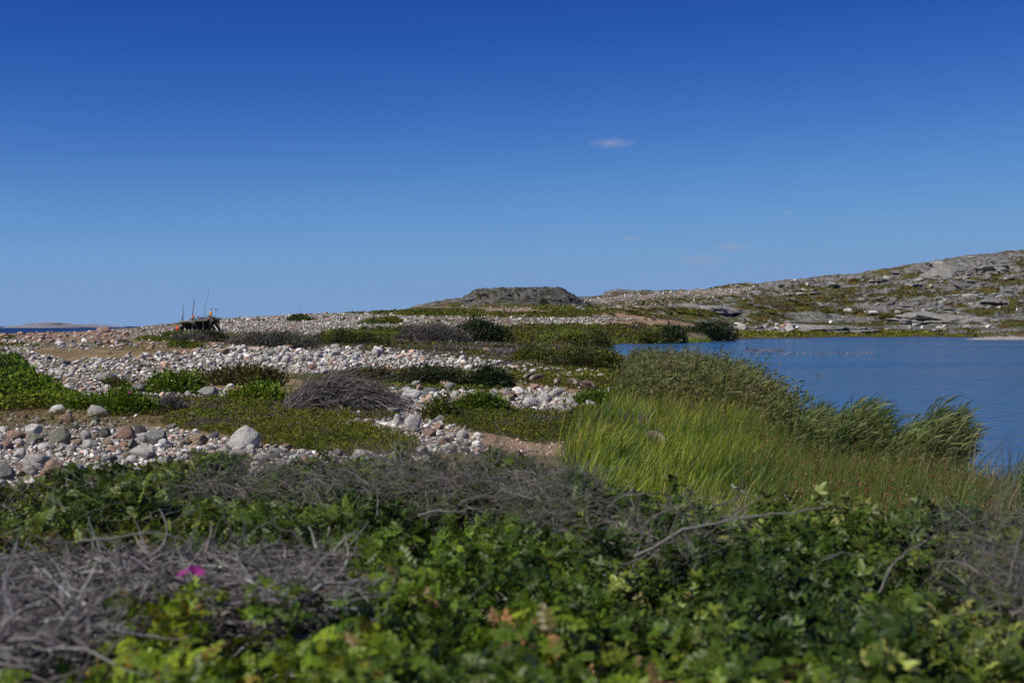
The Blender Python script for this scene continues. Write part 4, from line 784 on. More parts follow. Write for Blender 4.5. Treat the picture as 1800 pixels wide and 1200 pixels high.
def reed_clump(name, label, u0, u1, d0, d1, hgt, n, lean, seed, cols=((.055, .085, .02), (.10, .135, .03), (.165, .18, .06)), group=None):
    rng = np.random.default_rng(seed); u = rng.uniform(u0, u1, n); d = rng.uniform(d0, d1, n); b = gpt(np.array((u0 + u1) / 2), np.array((d0 + d1) / 2)); t = thing(name, b, label, 'reeds', group)
    p = gpt(u, d); p[:, 2] = np.maximum(p[:, 2], EYE + POND - .1); x = (u - (u0 + u1) / 2) / ((u1 - u0) / 2); L = hgt * (1 - .25 * x ** 2) * rng.uniform(.8, 1.05, n)
    dv = norm(np.stack([rng.normal(lean * .5, .08, n), rng.normal(0, .1, n), np.ones(n)], 1)); P = [p]
    for k in range(6): P.append(P[-1] + dv * (L / 6)[:, None]); dv = norm(dv + [lean * .13, 0, -.02])
    P = np.stack(P, 1); mb = MB(); tubes(mb, P, np.full(n, .005), pal(rng, n, [(.16, .14, .06), (.10, .12, .04)], [1, 1])); mb.build('stems', M_BLADE, t)
    mb = MB()
    for j in range(11):
        f = rng.uniform(.3, 1, n) * 5.99; i0 = f.astype(int); a = P[np.arange(n), i0]; q0 = a + (P[np.arange(n), i0 + 1] - a) * (f - i0)[:, None]
        ll = rng.uniform(.28, .52, n); dd = norm(np.stack([rng.normal(lean * 1.3, .25, n), rng.normal(0, .3, n), rng.normal(.55, .25, n)], 1)); Q = [q0]
        for k in range(4): Q.append(Q[-1] + dd * (ll / 4)[:, None]); dd = norm(dd + [.16 * np.sign(lean), 0, -.13])
        Q = np.stack(Q, 1); side = norm(np.cross(Q[:, 2] - Q[:, 0], np.stack([rng.normal(0, .5, n), -np.ones(n), rng.normal(.3, .5, n)], 1)))
        ribbons(mb, Q, rng.uniform(.016, .03, n), side, pal(rng, n, cols, [2, 3, 2], Q[:, 0], .2, .5), None, [.5, 1, .9, .6, .05])
    mb.build('leaves', M_BLADE, t); return t
reed_clump('reed_clump', 'reed clump swept to the right standing out over the water', 1570, 1668, 30.5, 33.5, 2.05, 190, .42, 81)
reed_clump('reed_clump', 'wide wind-bent reed clump left of the one over the water', 1428, 1530, 33, 35.5, 2.0, 190, .38, 82)
reed_clump('reed_clump', 'low reed patch between the willow mound and the wide reed clump', 1380, 1440, 34.5, 38, 1.75, 90, .35, 83)
reed_clump('reed_clump', 'low reed patch between the two wind-bent clumps', 1525, 1575, 32, 34, 1.3, 70, .4, 84)
reed_clump('reed_clump', 'dark green reed clump at the right edge of the picture over the water', 1770, 1860, 23, 27, 1.9, 90, .4, 85)
mb = MB(); rng = np.random.default_rng(86)     # straggling bulrushes at the water's edge
u, d = ud_sample([(1640, 31), (1900, 29), (1900, 17), (1500, 16), (1520, 24)], 5200, rng)
blade_bed(mb, u, d, .75, .02, .15, [(.06, .09, .03), (.11, .13, .045), (.20, .17, .08), (.30, .24, .13)], [3, 3, 2, 1], rng, 5, None, .14)
u = rng.uniform(1600, 1860, 160); d = rng.uniform(24, 30, 160); blade_bed(mb, u, d, 1.25, .022, .25, [(.06, .09, .04), (.09, .12, .05), (.32, .24, .13)], [3, 3, 1], rng, 6, None, .1)
tag(mb.build('bulrushes', M_BLADE), 'straggling bulrushes and straw coloured dead leaves at the water edge', kind='stuff')
mb = MB(); u = rng.uniform(1205, 1240, 900); d = rng.uniform(335, 350, 900); u2, d2 = ud_sample([(1100, 309), (1250, 330), (1240, 340), (1100, 318)], 1500, rng)
blade_bed(mb, u, d, 1.6, .12, .1, [(.30, .24, .15)], [1], rng, 3); blade_bed(mb, u2, d2, 1.3, .14, .1, YG[:3], [1, 1, 1], rng, 3)
u3, d3 = ud_sample([(960, 235), (1060, 262), (1100, 312), (1050, 320), (980, 280)], 3000, rng); blade_bed(mb, u3, d3, 1.1, .1, .1, YG[:3] + GRN, [1, 2, 1, 1, 1, 1], rng, 3)
tag(mb.build('shore_reeds', M_BLADE), 'pale fringe of reeds along the far shore of the pond', kind='stuff')
rng = np.random.default_rng(404)
for (u, v, n, lb) in ((1118, 790, 14, 'purple flower spikes standing in the marsh grass, larger cluster'), (1085, 797, 8, 'purple flower spikes at the left edge of the marsh grass')):
    d0 = 36.0; t = thing('loosestrife', gpt(np.array(float(u)), np.array(d0)), lb, 'flowers'); p = gpt(u + rng.normal(0, 9, n), d0 + rng.normal(0, .8, n)); dv = norm(np.stack([rng.normal(.15, .08, n), rng.normal(0, .08, n), np.ones(n)], 1))
    P = walk(p, dv, rng.uniform(.85, 1.1, n), 5, .04, 0, rng); mb = MB(); tubes(mb, P, np.full(n, .006), pal(rng, n, GRN, [1, 1, 1])); mb.build('stems', M_BLADE, t)
    mb = MB(); q0 = np.repeat(P[:, -1], 26, 0) - dv.repeat(26, 0) * rng.uniform(0, .22, 26 * n)[:, None]; inst(mb, LEAF4, q0, rng.uniform(.02, .035, len(q0)), rng.normal(0, 1, (len(q0), 3)), rng.normal(0, 1, (len(q0), 3)), pal(rng, len(q0), [(.16, .06, .20), (.24, .10, .28)], [1, 1])); mb.build('blossom', M_PETAL, t)
# water weeds
mb = MB(); n = 420; u = np.concatenate([rng.uniform(1312, 1380, n // 2), rng.uniform(1320, 1540, n // 2)]); v = np.concatenate([rng.normal(616.5, .8, n // 2), rng.normal(622, 2.0, n // 2)])
d = -POND * F / (v - V0); p = np.stack([(u - U0) / F * d, d, np.full(n, EYE + POND + .02)], 1); inst(mb, LEAF4, p, rng.uniform(.2, .55, n), np.stack([rng.normal(0, 1, n), rng.normal(0, 1, n), rng.uniform(0, .35, n)], 1), np.tile([0., 0, 1], (n, 1)) + rng.normal(0, .2, (n, 3)), pal(rng, n, [(.30, .22, .18), (.22, .17, .14)], [1, 1]))
tag(mb.build('water_weeds', M_HEATH), 'pale floating water weeds in the middle of the pond', kind='stuff')

# ------------------------------------------------------------------ foreground thicket
def ZT(u, d):
    us = np.array([-400, 0, 500, 900, 1100, 1300, 1500, 1800, 2200]); ds = np.array([2, 3, 4, 6, 8, 10, 12, 14])
    T = np.array([[-.60, -.74, -.86, -1.0, -1.12, -1.2, -1.3, -1.5], [-.60, -.74, -.86, -1.0, -1.12, -1.2, -1.28, -1.48], [-.60, -.74, -.85, -.98, -1.06, -1.12, -1.2, -1.4], [-.60, -.74, -.85, -.98, -1.02, -1.0, -1.1, -1.4],
                  [-.60, -.74, -.86, -1.0, -1.05, -1.15, -1.6, -2], [-.60, -.74, -.86, -.98, -1.08, -1.28, -1.8, -2.2], [-.60, -.74, -.86, -.98, -1.02, -1.2, -1.8, -2.2], [-.60, -.74, -.86, -.97, -1.06, -1.25, -2, -2.4], [-.60, -.74, -.86, -.97, -1.06, -1.25, -2, -2.4]])
    fu = np.interp(u, us, np.arange(len(us))); fd = np.interp(d, ds, np.arange(len(ds))); i = np.minimum(fu.astype(int), len(us) - 2); j = np.minimum(fd.astype(int), len(ds) - 2); a = fu - i; b = fd - j
    return (T[i, j] * (1 - a) + T[i + 1, j] * a) * (1 - b) + (T[i, j + 1] * (1 - a) + T[i + 1, j + 1] * a) * b
BACK = lambda u: np.interp(u, [-400, 0, 500, 900, 1100, 1300, 1500, 1700, 1900], [13, 13, 12.6, 12, 10.6, 10.2, 10.2, 9.6, 9.2])
# name, label, category, area in the picture of the canopy, leaf, colours, per square metre
TH_ = [
 ('brushwood_heap', None, None, [(-80, 985), (60, 955), (200, 930), (420, 945), (560, 940), (620, 990), (600, 1040), (560, 1075), (470, 1060), (330, 1040), (190, 1050), (170, 1110), (60, 1150), (-80, 1140)], None, None),
 ('rose_bush', 'bright green rose bush closest to the camera with a magenta flower at its top', 'rose bush', [(110, 1030), (200, 1045), (330, 1015), (450, 1040), (580, 1070), (660, 1130), (700, 1400), (-250, 1400), (-250, 1140), (60, 1150), (130, 1100)], 'rose', ([(.045, .078, .005), (.09, .148, .008), (.165, .22, .012), (.20, .14, .02)], [3, 4, 2.6, .2])),
 ('dead_shrub', 'tangle of grey dead twigs at the lower right edge', 'dead shrub', [(1640, 905), (1900, 900), (1900, 1060), (1760, 1040), (1690, 980), (1640, 940)], 'dead', ([(.03, .05, .01), (.06, .085, .014), (.11, .13, .03)], [3, 3, 1])),
 ('bramble_bush', 'dark bramble bush with larger leaves under the long arching dead branch', 'bramble', [(1060, 850), (1300, 870), (1520, 870), (1600, 930), (1600, 1060), (1480, 1140), (1250, 1090), (1120, 1040), (1040, 980), (1020, 900)], 'bramble', ([(.026, .048, .007), (.052, .086, .01), (.11, .155, .02), (.19, .20, .05)], [3, 4, 2, .5])),
 ('rose_bush', 'green bush at the bottom right corner below the grey twigs', 'rose bush', [(1480, 1000), (1640, 940), (1760, 1040), (1950, 1030), (1950, 1400), (1450, 1400), (1440, 1140)], 'bramble', ([(.026, .046, .007), (.05, .08, .01), (.10, .14, .018), (.20, .22, .05)], [3, 4, 2, .6])),
 ('rose_bush', 'broad leafy rose bush filling the bottom centre with orange and yellow tinged leaves', 'rose bush', [(560, 960), (640, 930), (800, 900), (1000, 925), (1060, 1000), (1240, 1090), (1460, 1130), (1500, 1400), (640, 1400), (660, 1120)], 'rose', ([(.036, .064, .006), (.07, .118, .008), (.14, .195, .013), (.22, .13, .05)], [3, 4, 2.4, .08])),
 ('rose_bush', 'dark rose hedge at the left behind the grey brushwood', 'rose bush', [(-300, 700), (260, 700), (270, 960), (60, 1000), (-300, 1100)], 'rose', ([(.035, .06, .008), (.07, .105, .012), (.12, .155, .016), (.12, .09, .03)], [3, 4, 2, .5])),
 ('rose_bush', 'dark green rose bush in the middle of the hedge left of the grey twigs', 'rose bush', [(250, 700), (560, 700), (570, 980), (250, 980)], 'rose', ([(.03, .055, .008), (.055, .09, .012), (.105, .14, .018)], [3, 4, 2])),
 ('bramble_bush', 'shaded green bush under the tangle of grey twigs in the hedge centre', 'bramble', [(540, 700), (1080, 700), (1080, 1010), (560, 1010)], 'rose', ([(.025, .05, .008), (.05, .08, .012), (.10, .14, .018)], [3, 4, 2])),
 ('bramble_bush', 'bramble patch at the crest of the hedge before the tall grass', 'bramble', [(1000, 700), (2200, 700), (2200, 1400), (1000, 1400)], 'bramble', ([(.03, .055, .015), (.05, .085, .02), (.09, .12, .03), (.10, .06, .03)], [3, 4, 2, .8])),
]
rng = np.random.default_rng(99)
NTOT = 190000
dd = np.sqrt(rng.uniform(2.3 ** 2, 13.2 ** 2, NTOT)); uu = rng.uniform(-330, 2130, NTOT); ok = dd < BACK(uu) + .25 * vn(uu / 40, uu * 0, 2); uu, dd = uu[ok], dd[ok]
X = (uu - U0) / F * dd; zt = ZT(uu, dd); lump = np.clip(dd / 9, .4, .95) * (.20 * fbm(X / .5, dd / .5, 2, 101) + .13 * vn(X / .19, dd / .19, 103)) - .03
hole = (vn(X / .15, dd / .2, 201) + .3 * vn(X / .06, dd / .08, 202) < -.16) & (dd > 2); edge = np.clip((BACK(uu) - dd) / .5, 0, 1); depth = np.abs(rng.normal(0, .2, len(X))) ; z = zt + lump - depth - hole * .34 - (1 - edge) * .3 + .03 * inpoly(uu, V0 - F * zt / dd, TH_[1][3])
vc = V0 - F * zt / dd; uw = uu + 16 * vn(X / .3, dd / .3, 8); vw = vc + 14 * vn(X / .3 + 9, dd / .3, 8)
own = np.full(len(X), len(TH_) - 1)
for k in range(len(TH_) - 1, -1, -1): own[inpoly(uw, vw, TH_[k][3])] = k
def canopy(u, d): return np.stack([(u - U0) / F * d, d, EYE + ZT(u, d)], -1)
for k, (nm, lb, cat, poly, leaf, pl) in enumerate(TH_):
    m = own == k
    if leaf is None or not m.any(): continue
    P = np.stack([X[m], dd[m], EYE + z[m]], 1); n = len(P); b = np.array([P[:, 0].mean(), P[:, 1].mean(), 0]); b[2] = H(np.array(b[0]), np.array(b[1])); t = thing(nm, b, lb, cat)
    tw = 220 if leaf == 'dead' else max(60, n // 22)
    if leaf == 'dead': P[:, 2] -= .1
    if True:
        dv = norm(np.stack([rng.normal(.1, .8, n), rng.normal(-.25, .8, n), rng.normal(.35, .45, n)], 1)); up = norm(np.stack([rng.normal(-.3, .6, n), rng.normal(-.3, .6, n), np.ones(n)], 1))
        pr = ROSE if leaf == 'rose' else BRAM; s = np.exp(rng.normal(math.log(.066), .25, n)) if leaf == 'rose' else np.exp(rng.normal(math.log(.065), .3, n))
        s = s * np.clip(.78 + P[:, 1] / 40, .8, 1.1); mb = MB(); inst(mb, pr, P - dv * s[:, None] * .5, s, dv, up, pal(rng, n, pl[0], pl[1], P, .25, .5)); mb.build('foliage', M_LEAF, t)
    i = rng.integers(0, n, tw); st = P[i] - [0, 0, .25]; dv = norm(np.stack([rng.normal(0, .7, tw), rng.normal(-.1, .5, tw), rng.uniform(.2, 1.1, tw)], 1))
    Q = walk(st, dv, rng.uniform(.15, .38, tw), 6, .2, .04, rng); mb = MB(); tubes(mb, Q, rng.uniform(.0015, .004, tw), pal(rng, tw, GRY + [(.13, .08, .05)], [1, 2, 1, .6]), 4); mb.build('branches', M_TWIG, t)
    if 'magenta' in lb:
        flower(t, W(323, 1009, 3.62), .021, rng, (-.5, -.2, .9)); flower(t, W(343, 1006, 3.65), .027, rng, (.4, -.3, .9))
        BUSH_A = t
def twig_mass(name, label, poly, n, L, r, seed, lift=(.0, .12), cols=GRY, sp=(.9, .5, .35), cat='dead shrub', drange=(2.6, 13)):
    rng = np.random.default_rng(seed); p0 = np.array(poly, float); D = np.linspace(*drange, 400)
    U, V = sample(poly, n, rng, 3.0); vt = V0 - F * ZT(U[:, None], D[None]) / D[None]; d = D[np.argmin(np.abs(vt - V[:, None]), 1)]; d = d + rng.normal(0, .03, len(d))
    P = canopy(U, d); P[:, 2] += rng.uniform(*lift, len(P)); b = P.mean(0); b[2] = H(np.array(b[0]), np.array(b[1])); t = thing(name, b, label, cat)
    dv = np.stack([rng.normal(0, sp[0], n), rng.normal(0, sp[1], n), rng.normal(.1, sp[2], n)], 1)
    Q = walk(P, dv, L * np.exp(rng.normal(0, .28, n)), 7, .2, .03, rng); mb = MB(); tubes(mb, Q, r * np.exp(rng.normal(0, .35, n)), pal(rng, n, cols, [1, 2, 2], None, .25), 4)
    # side twigs
    i = rng.integers(0, n, n); j = rng.integers(1, 6, n); st = Q[i, j]; dv = norm(Q[i, j] - Q[i, j - 1]) + rng.normal(0, .6, (n, 3)); Q2 = walk(st, dv, L * .4 * np.exp(rng.normal(0, .3, n)), 4, .25, .02, rng); tubes(mb, Q2, np.full(n, r * .5), pal(rng, n, cols, [1, 2, 2], None, .25), 3)
    mb.build('branches', M_TWIG, t); return t
twig_mass('dead_shrub', 'tangle of grey dead twigs along the top of the hedge centre', [(300, 850), (480, 812), (640, 800), (800, 793), (940, 797), (1040, 830), (1060, 900), (980, 930), (860, 890), (700, 870), (560, 880), (400, 880)], 2300, .24, .0023, 111, (-.08, .09), sp=(.8, .5, .45))
twig_mass('dead_shrub', 'loose grey twigs over the dark rose hedge at the left', [(-40, 845), (200, 838), (430, 840), (430, 900), (200, 900), (-40, 900)], 260, .2, .0024, 112, (-.1, .03), sp=(.7, .5, .5))
twig_mass('dead_shrub', 'grey twigs between the hedge centre and the long arching branch', [(1060, 900), (1180, 880), (1320, 890), (1330, 940), (1200, 980), (1080, 960)], 350, .25, .0026, 113, (-.08, .05), sp=(.8, .5, .5))
t_b = twig_mass('brushwood_heap', 'large heap of grey dead brushwood behind the nearest rose bush', TH_[0][3], 5200, .17, .0038, 114, (-.22, .03), cols=[(.06, .054, .052), (.115, .107, .102), (.23, .215, .205)], sp=(1.0, .35, .16), cat='brushwood', drange=(2.9, 6))
twig_mass('dead_shrub', 'grey twiggy thicket on the right edge below the bulrushes', [(1600, 900), (1900, 880), (1900, 1070), (1760, 1050), (1690, 990), (1620, 950)], 800, .22, .002, 115, (-.2, .03), cols=[(.07, .06, .055), (.11, .1, .09), (.15, .14, .13)], sp=(.7, .5, .5), drange=(4, 8.4))
def branch(name, label, runs, d0, r, col=(.17, .16, .155), slope=0.0):
    b = W(*runs[0][0], d0); t = thing(name, b, label, 'dead branch')
    for q, run in enumerate(runs):
        pts = np.array([W(a, c, d0 + slope * (a - run[0][0])) for a, c in run]); n = len(pts); tt = np.linspace(0, n - 1, 16); P = np.stack([np.interp(tt, np.arange(n), pts[:, k]) for k in range(3)], 1); P[1:-1] += rng.normal(0, .003 * d0 / 6, (14, 3))
        mb = MB(); tubes(mb, P[None], np.array([r * (1 if q == 0 else .55)]), np.array([col]), 6, .4); mb.build('branch', M_TWIG, t)
    return t
branch('dead_branch', 'long grey arching dead branch over the dark bramble bush', [[(1115, 978), (1150, 962), (1200, 930), (1250, 920), (1300, 910), (1370, 902), (1450, 892)], [(1095, 1045), (1112, 995), (1125, 955), (1132, 925)], [(1060, 1010), (1110, 1004), (1150, 1022)], [(1055, 992), (1110, 988), (1160, 965)], [(1180, 945), (1210, 985), (1230, 1003)], [(1200, 930), (1215, 960), (1220, 985)]], 6.2, .0075)
branch('dead_branch', 'grey forked stick standing up in the hedge centre', [[(664, 905), (665, 880), (664, 862)], [(664, 862), (655, 850), (640, 845)], [(664, 862), (676, 852), (690, 848)]], 8.3, .008)
branch('dead_branch', 'straight grey stick leaning right out of the brushwood', [[(535, 1018), (560, 992), (590, 962), (628, 932)], [(470, 1033), (510, 1012), (560, 1018)]], 4.2, .005)
branch('dead_branch', 'forked pale branch lying on the brushwood under the hedge', [[(140, 950), (200, 945), (250, 937), (300, 940), (340, 955)], [(60, 940), (100, 955), (140, 950)], [(400, 985), (420, 950), (460, 925), (490, 905)], [(420, 950), (400, 925), (385, 875)], [(425, 950), (430, 920), (425, 895)]], 4.9, .0045)
branch('dead_branch', 'brown curved branch rising through the green bush at bottom right', [[(1545, 1042), (1560, 1005), (1590, 970), (1630, 950)], [(1606, 1160), (1612, 1120), (1625, 1075)], [(1445, 985), (1480, 968), (1515, 978)]], 5.2, .0045)
branch('dead_branch', 'two pale broken sticks at the top of the bramble before the grass', [[(1285, 853), (1305, 862), (1322, 878)], [(1330, 870), (1345, 880), (1352, 890)], [(1380, 870), (1390, 882), (1400, 898)]], 9.3, .008, (.30, .28, .25))
branch('dead_branch', 'grey crooked branch in the shaded bush right of the forked stick', [[(735, 905), (770, 898), (805, 900), (830, 893)], [(820, 892), (850, 895), (880, 896)], [(880, 950), (930, 960), (965, 975)], [(880, 950), (870, 930), (850, 915)]], 7.2, .006)

# ------------------------------------------------------------------ geese
def loft(mb, pts, rad, cols, sides=12, squash=1.0):
    pts = np.array(pts, float); n = len(pts); t = norm(np.gradient(pts, axis=0)); a = np.tile([0., 1, 0], (n, 1)); b = norm(np.cross(t, a)); rad = np.array(rad)
    V = np.stack([pts + a * (math.cos(2 * math.pi * k / sides) * rad * squash)[:, None] + b * (math.sin(2 * math.pi * k / sides) * rad)[:, None] for k in range(sides)], 1)
    ii = np.arange(n * sides).reshape(n, sides); A, B = ii[:-1], ii[1:]; return V, np.stack([A, np.roll(A, -1, 1), np.roll(B, -1, 1), B], -1)
def goose(label, u, v, head, bend=1.0, scale=1.0, dz=0):
    d = float(solve(u, v)); b = gpt(np.array(float(u)), np.array(d)); b[2] += dz + .03; t = thing('goose', b, label, 'goose', 'geese grazing by the pond'); s = scale; c, sn = math.cos(head), math.sin(head)
    def place(V): V = np.asarray(V, float).reshape(-1, 3) * s; return np.stack([V[:, 0] * c - V[:, 1] * sn, V[:, 0] * sn + V[:, 1] * c, V[:, 2]], 1) + b
    BR, DK, WH, PALE = (.13, .095, .07), (.012, .012, .012), (.65, .63, .6), (.30, .25, .2)
    pts = [(-.45, 0, .42), (-.40, 0, .42), (-.33, 0, .415), (-.25, 0, .41), (-.15, 0, .40), (-.04, 0, .385), (.07, 0, .36), (.16, 0, .335), (.22, 0, .30), (.27, 0, .26), (.315, 0, .225), (.35, 0, .19), (.385, 0, .155), (.415, 0, .125), (.45, 0, .10), (.485, 0, .08), (.525, 0, .055)]
    rad = [.012, .035, .065, .10, .135, .148, .138, .105, .065, .055, .05, .046, .046, .05, .042, .024, .009]
    V, q = loft(None, pts, rad, None, 14, .92); col = np.zeros(V.shape)
    cc = [DK, DK, WH, PALE, BR, BR, BR, PALE, PALE, DK, DK, DK, DK, WH, DK, DK, DK]
    for k, x in enumerate(cc):
        col[k] = x
        if 4 <= k <= 6: low = V[k, :, 2] < pts[k][2] - rad[k] * .55; col[k][low] = PALE
    mb = MB(); mb.add(place(V), col.reshape(-1, 3), None, q); mb.build('body', M_FEATHER, t, smooth=True)
    for sgn in (-1, 1):
        w_ = [(-.42, .04, .45), (-.3, .08, .45), (-.12, .12, .435), (.04, .13, .40), (.13, .1, .365)]; V, q = loft(None, [(x, y * sgn, z) for x, y, z in w_], [.012, .045, .075, .08, .03], None, 10, .45)
        mb = MB(); mb.add(place(V), (.085, .062, .045), None, q); mb.build('wing', M_FEATHER, t, smooth=True)
        V = [(.0, .06 * sgn, .24), (.01, .065 * sgn, .12), (.0, .065 * sgn, .01), (.0, .065 * sgn, .0)]; V, q = loft(None, V, [.022, .011, .009, .009], None, 6)
        mb = MB(); mb.add(place(V), DK, None, q); f = [(-.01, .065 * sgn, .012), (.09, .03 * sgn, .004), (.1, .065 * sgn, .004), (.09, .1 * sgn, .004)]; mb.add(place(f), DK, [[0, 1, 2], [0, 2, 3]]); mb.build('leg', M_FEATHER, t)
    return t
goose('goose with white cheek and dark neck lowered, behind the leftmost grazing goose', 928, 676, math.pi + .5, scale=1.0)
goose('leftmost brown goose in full side view grazing toward the left', 941, 680, math.pi + .1, scale=1.08)
goose('goose facing the camera with its head down, third from the left', 979, 686, -math.pi / 2 - .25)
goose('plump goose turned to the right front, second from the right on the path', 1008, 687, -math.pi / 2 + .6)
goose('rightmost goose on the path with white rump, grazing toward the right', 1035, 693, -.25)
goose('lone goose half hidden in the tall marsh grass', 1156, 822, -.9, dz=.28)

# ------------------------------------------------------------------ people
def skin_obj(name, pts, rad, edges, mat, parent, col, sub=1):
    me = bpy.data.meshes.new(name); me.from_pydata([tuple(p) for p in pts], edges, []); o = bpy.data.objects.new(name, me); COL.objects.link(o); o.parent = parent
    m = o.modifiers.new('skin', 'SKIN'); me.skin_vertices[0].data.foreach_set('radius', np.repeat(rad, 2).astype(np.float32)); me.skin_vertices[0].data[0].use_root = True
    s = o.modifiers.new('sub', 'SUBSURF'); s.levels = sub; s.render_levels = sub; me.materials.append(mat); return o
def cmat(name, c, r=.85):
    m = bpy.data.materials.new(name); m.use_nodes = True; p = m.node_tree.nodes['Principled BSDF']; p.inputs['Base Color'].default_value = (*c, 1); p.inputs['Roughness'].default_value = r; return m
SKIN = cmat('skin', (.42, .25, .18)); HAIR = cmat('hair', (.03, .02, .015))
def person(label, p, rot, top, bottom, sit=False, lean=0.0, shoe=(.05, .05, .05)):
    t = thing('person', p, label, 'person'); t.rotation_euler = (0, 0, rot)
    if sit: hip, knee, ank = .30, (.38, .42), (.55, .06)
    else: hip, knee, ank = .92, (.04, .49), (-.02, .07)
    def T(x, y, z): return (x, y + lean * max(z - hip, 0), z)
    ch = hip + .42; nk = hip + .56; hd = nk + .15
    pts = [T(0, 0, hip), T(0, 0, hip + .2), T(0, 0, ch), T(0, 0, nk), T(0, .01, hd), T(0, .01, hd + .09)]; rad = [.13, .12, .15, .055, .085, .07]; ed = [(0, 1), (1, 2), (2, 3), (3, 4), (4, 5)]
    jp, jr, je = [T(0, 0, hip), T(0, 0, hip + .2), T(0, 0, ch)], [.16, .15, .175], [(0, 1), (1, 2)]; tp, tr, te = [T(0, 0, hip + .05)], [.155], []
    for s in (-1, 1):
        i = len(pts); stp = 0 if sit else .16 * s
        pts += [T(.2 * s, 0, ch + .04), T(.25 * s, .04, ch - .25), T(.2 * s, .22 if sit else .1 * s, ch - .45), T(.19 * s, .28 if sit else .12 * s, ch - .53)]; rad += [.06, .045, .035, .03]; ed += [(2, i), (i, i + 1), (i + 1, i + 2), (i + 2, i + 3)]
        k = len(jp); jp += [T(.2 * s, 0, ch + .04), T(.25 * s, .04, ch - .25), T(.2 * s, .21 if sit else .095 * s, ch - .43)]; jr += [.08, .062, .05]; je += [(2, k), (k, k + 1), (k + 1, k + 2)]
        i = len(pts); leg = [(.1 * s, 0.02, hip - .05), (.12 * s, knee[0] + stp, knee[1]), (.12 * s, ank[0] + stp * 2, ank[1]), (.13 * s, ank[0] + stp * 2 + .14, .04)]; pts += leg; rad += [.085, .06, .045, .04]; ed += [(0, i), (i, i + 1), (i + 1, i + 2), (i + 2, i + 3)]
        k = len(tp); tp += leg[:3]; tr += [.1, .075, .065]; te += [(0, k), (k, k + 1), (k + 1, k + 2)]
    skin_obj('body', pts, rad, ed, SKIN, t, None); skin_obj('jacket', jp, jr, je, cmat('jacket', top), t, None); skin_obj('trousers', tp, tr, te, cmat('trousers', bottom), t, None)
    skin_obj('hair', [T(0, -.02, hd + .02), T(0, -.02, hd + .1), T(0, 0.01, hd + .14)], [.09, .09, .05], [(0, 1), (1, 2)], HAIR, t, None); return t
for (u, v, lb, rot, top, bot, ln) in ((886, 551.5, 'hiker in a dark blue top and pale teal trousers on the far path', .3, (.03, .04, .07), (.2, .3, .28), 0), (897.5, 550.5, 'hiker in black bending forward just right of the other one', -1.3, (.012, .012, .018), (.02, .02, .03), .35)):
    d = float(solve(u, v)); person(lb, gpt(np.array(u), np.array(d)), rot, top, bot, lean=ln)

# ------------------------------------------------------------------ driftwood shelter
DS = float(solve(350, 583.5)); rng = np.random.default_rng(13)
def Wg(u, v, dd=0): return W(u, v, DS + dd)
def pole(mb, a, b, r, col, dd=0, dd2=None, K=6, wob=.02, tip=.6):
    A = Wg(*a, dd); B = Wg(*b, dd if dd2 is None else dd2); P = A + (B - A) * np.linspace(0, 1, K)[:, None]; P[1:-1] += rng.normal(0, wob, (K - 2, 3)); tubes(mb, P[None], np.array([r]), np.array([col]), 7, tip)
b0 = Wg(350, 583.5); b0[2] = H(b0[0], b0[1]); sh = thing('driftwood_shelter', b0, 'makeshift shelter of dark driftwood with flat roof and masts on the pebble ridge', 'shelter')
GW, DW, LW = (.17, .15, .13), (.045, .04, .035), (.34, .31, .27)
gz = lambda u, dd=0: float(V0 - (H((u - U0) / F * (DS + dd), np.array(DS + dd)) - EYE) * F / (DS + dd))
for (u, vt, r, c, dd) in ((321, 565, .13, DW, .2), (328, 566, .1, DW, .4), (338, 565, .12, LW, 0), (357, 565, .12, LW, 0), (371, 560, .1, GW, .1), (383, 562, .1, DW, .2), (323, 565, .09, DW, 3.4), (345, 563, .09, DW, 3.4), (366, 560, .09, DW, 3.4)):
    mb = MB(); pole(mb, (u, gz(u, dd) + .5), (u + rng.uniform(-.5, .5), vt), r, c, dd); mb.build('post', M_WOOD, sh)
mb = MB()   # walls: many upright and slanting sticks
for k in range(170):
    u = rng.uniform(344, 386); dd = rng.choice([1.2, 3.3]) + rng.uniform(-.3, .3); top = np.interp(u, [342, 362, 366, 374, 385], [564, 561, 556, 557.5, 561]) + rng.uniform(-2.5, 3)
    pole(mb, (u + rng.normal(0, 1.4), gz(u, dd)), (u + rng.normal(0, 1.4), top), rng.uniform(.05, .11), np.array(DW) * rng.uniform(.4, 1.8), dd, K=4)
mb.build('wall', M_WOOD, sh); mb = MB()
for k in range(90):
    u = rng.uniform(324, 342); dd = 3.3 + rng.uniform(-.2, .3); pole(mb, (u + rng.normal(0, 1), gz(u, dd)), (u, 568 + rng.uniform(-2, 2)), .07, np.array(DW) * rng.uniform(.4, 1.6), dd, K=4)
mb.build('back_wall', M_WOOD, sh); mb = MB()
for k in range(30): v = rng.uniform(563, 582); u = rng.uniform(343, 372); pole(mb, (u, v), (u + rng.uniform(6, 13), v + rng.normal(0, 1.5)), .05, np.array(DW) * rng.uniform(.5, 1.8), 1.0, K=4)
mb.build('wall', M_WOOD, sh)
mb = MB()
for k in range(34): dd = -.5 + k * .13; pole(mb, (316.5 + rng.uniform(-1, 1), 565.5 - .02 * k + rng.normal(0, .15)), (343 + rng.uniform(-1, 1), 565 - .02 * k + rng.normal(0, .2)), .09, np.array((.27, .25, .19)) * rng.uniform(.7, 1.3), dd)
for k in range(34): dd = -.5 + k * .13; pole(mb, (340 + rng.uniform(-1, 1), 564.5 - .04 * k), (364 + rng.uniform(-1, 2), 562.5 - .04 * k + rng.normal(0, .3)), .09, np.array((.21, .20, .15)) * rng.uniform(.6, 1.3), dd)
mb.build('roof', M_WOOD, sh)
mb = MB()
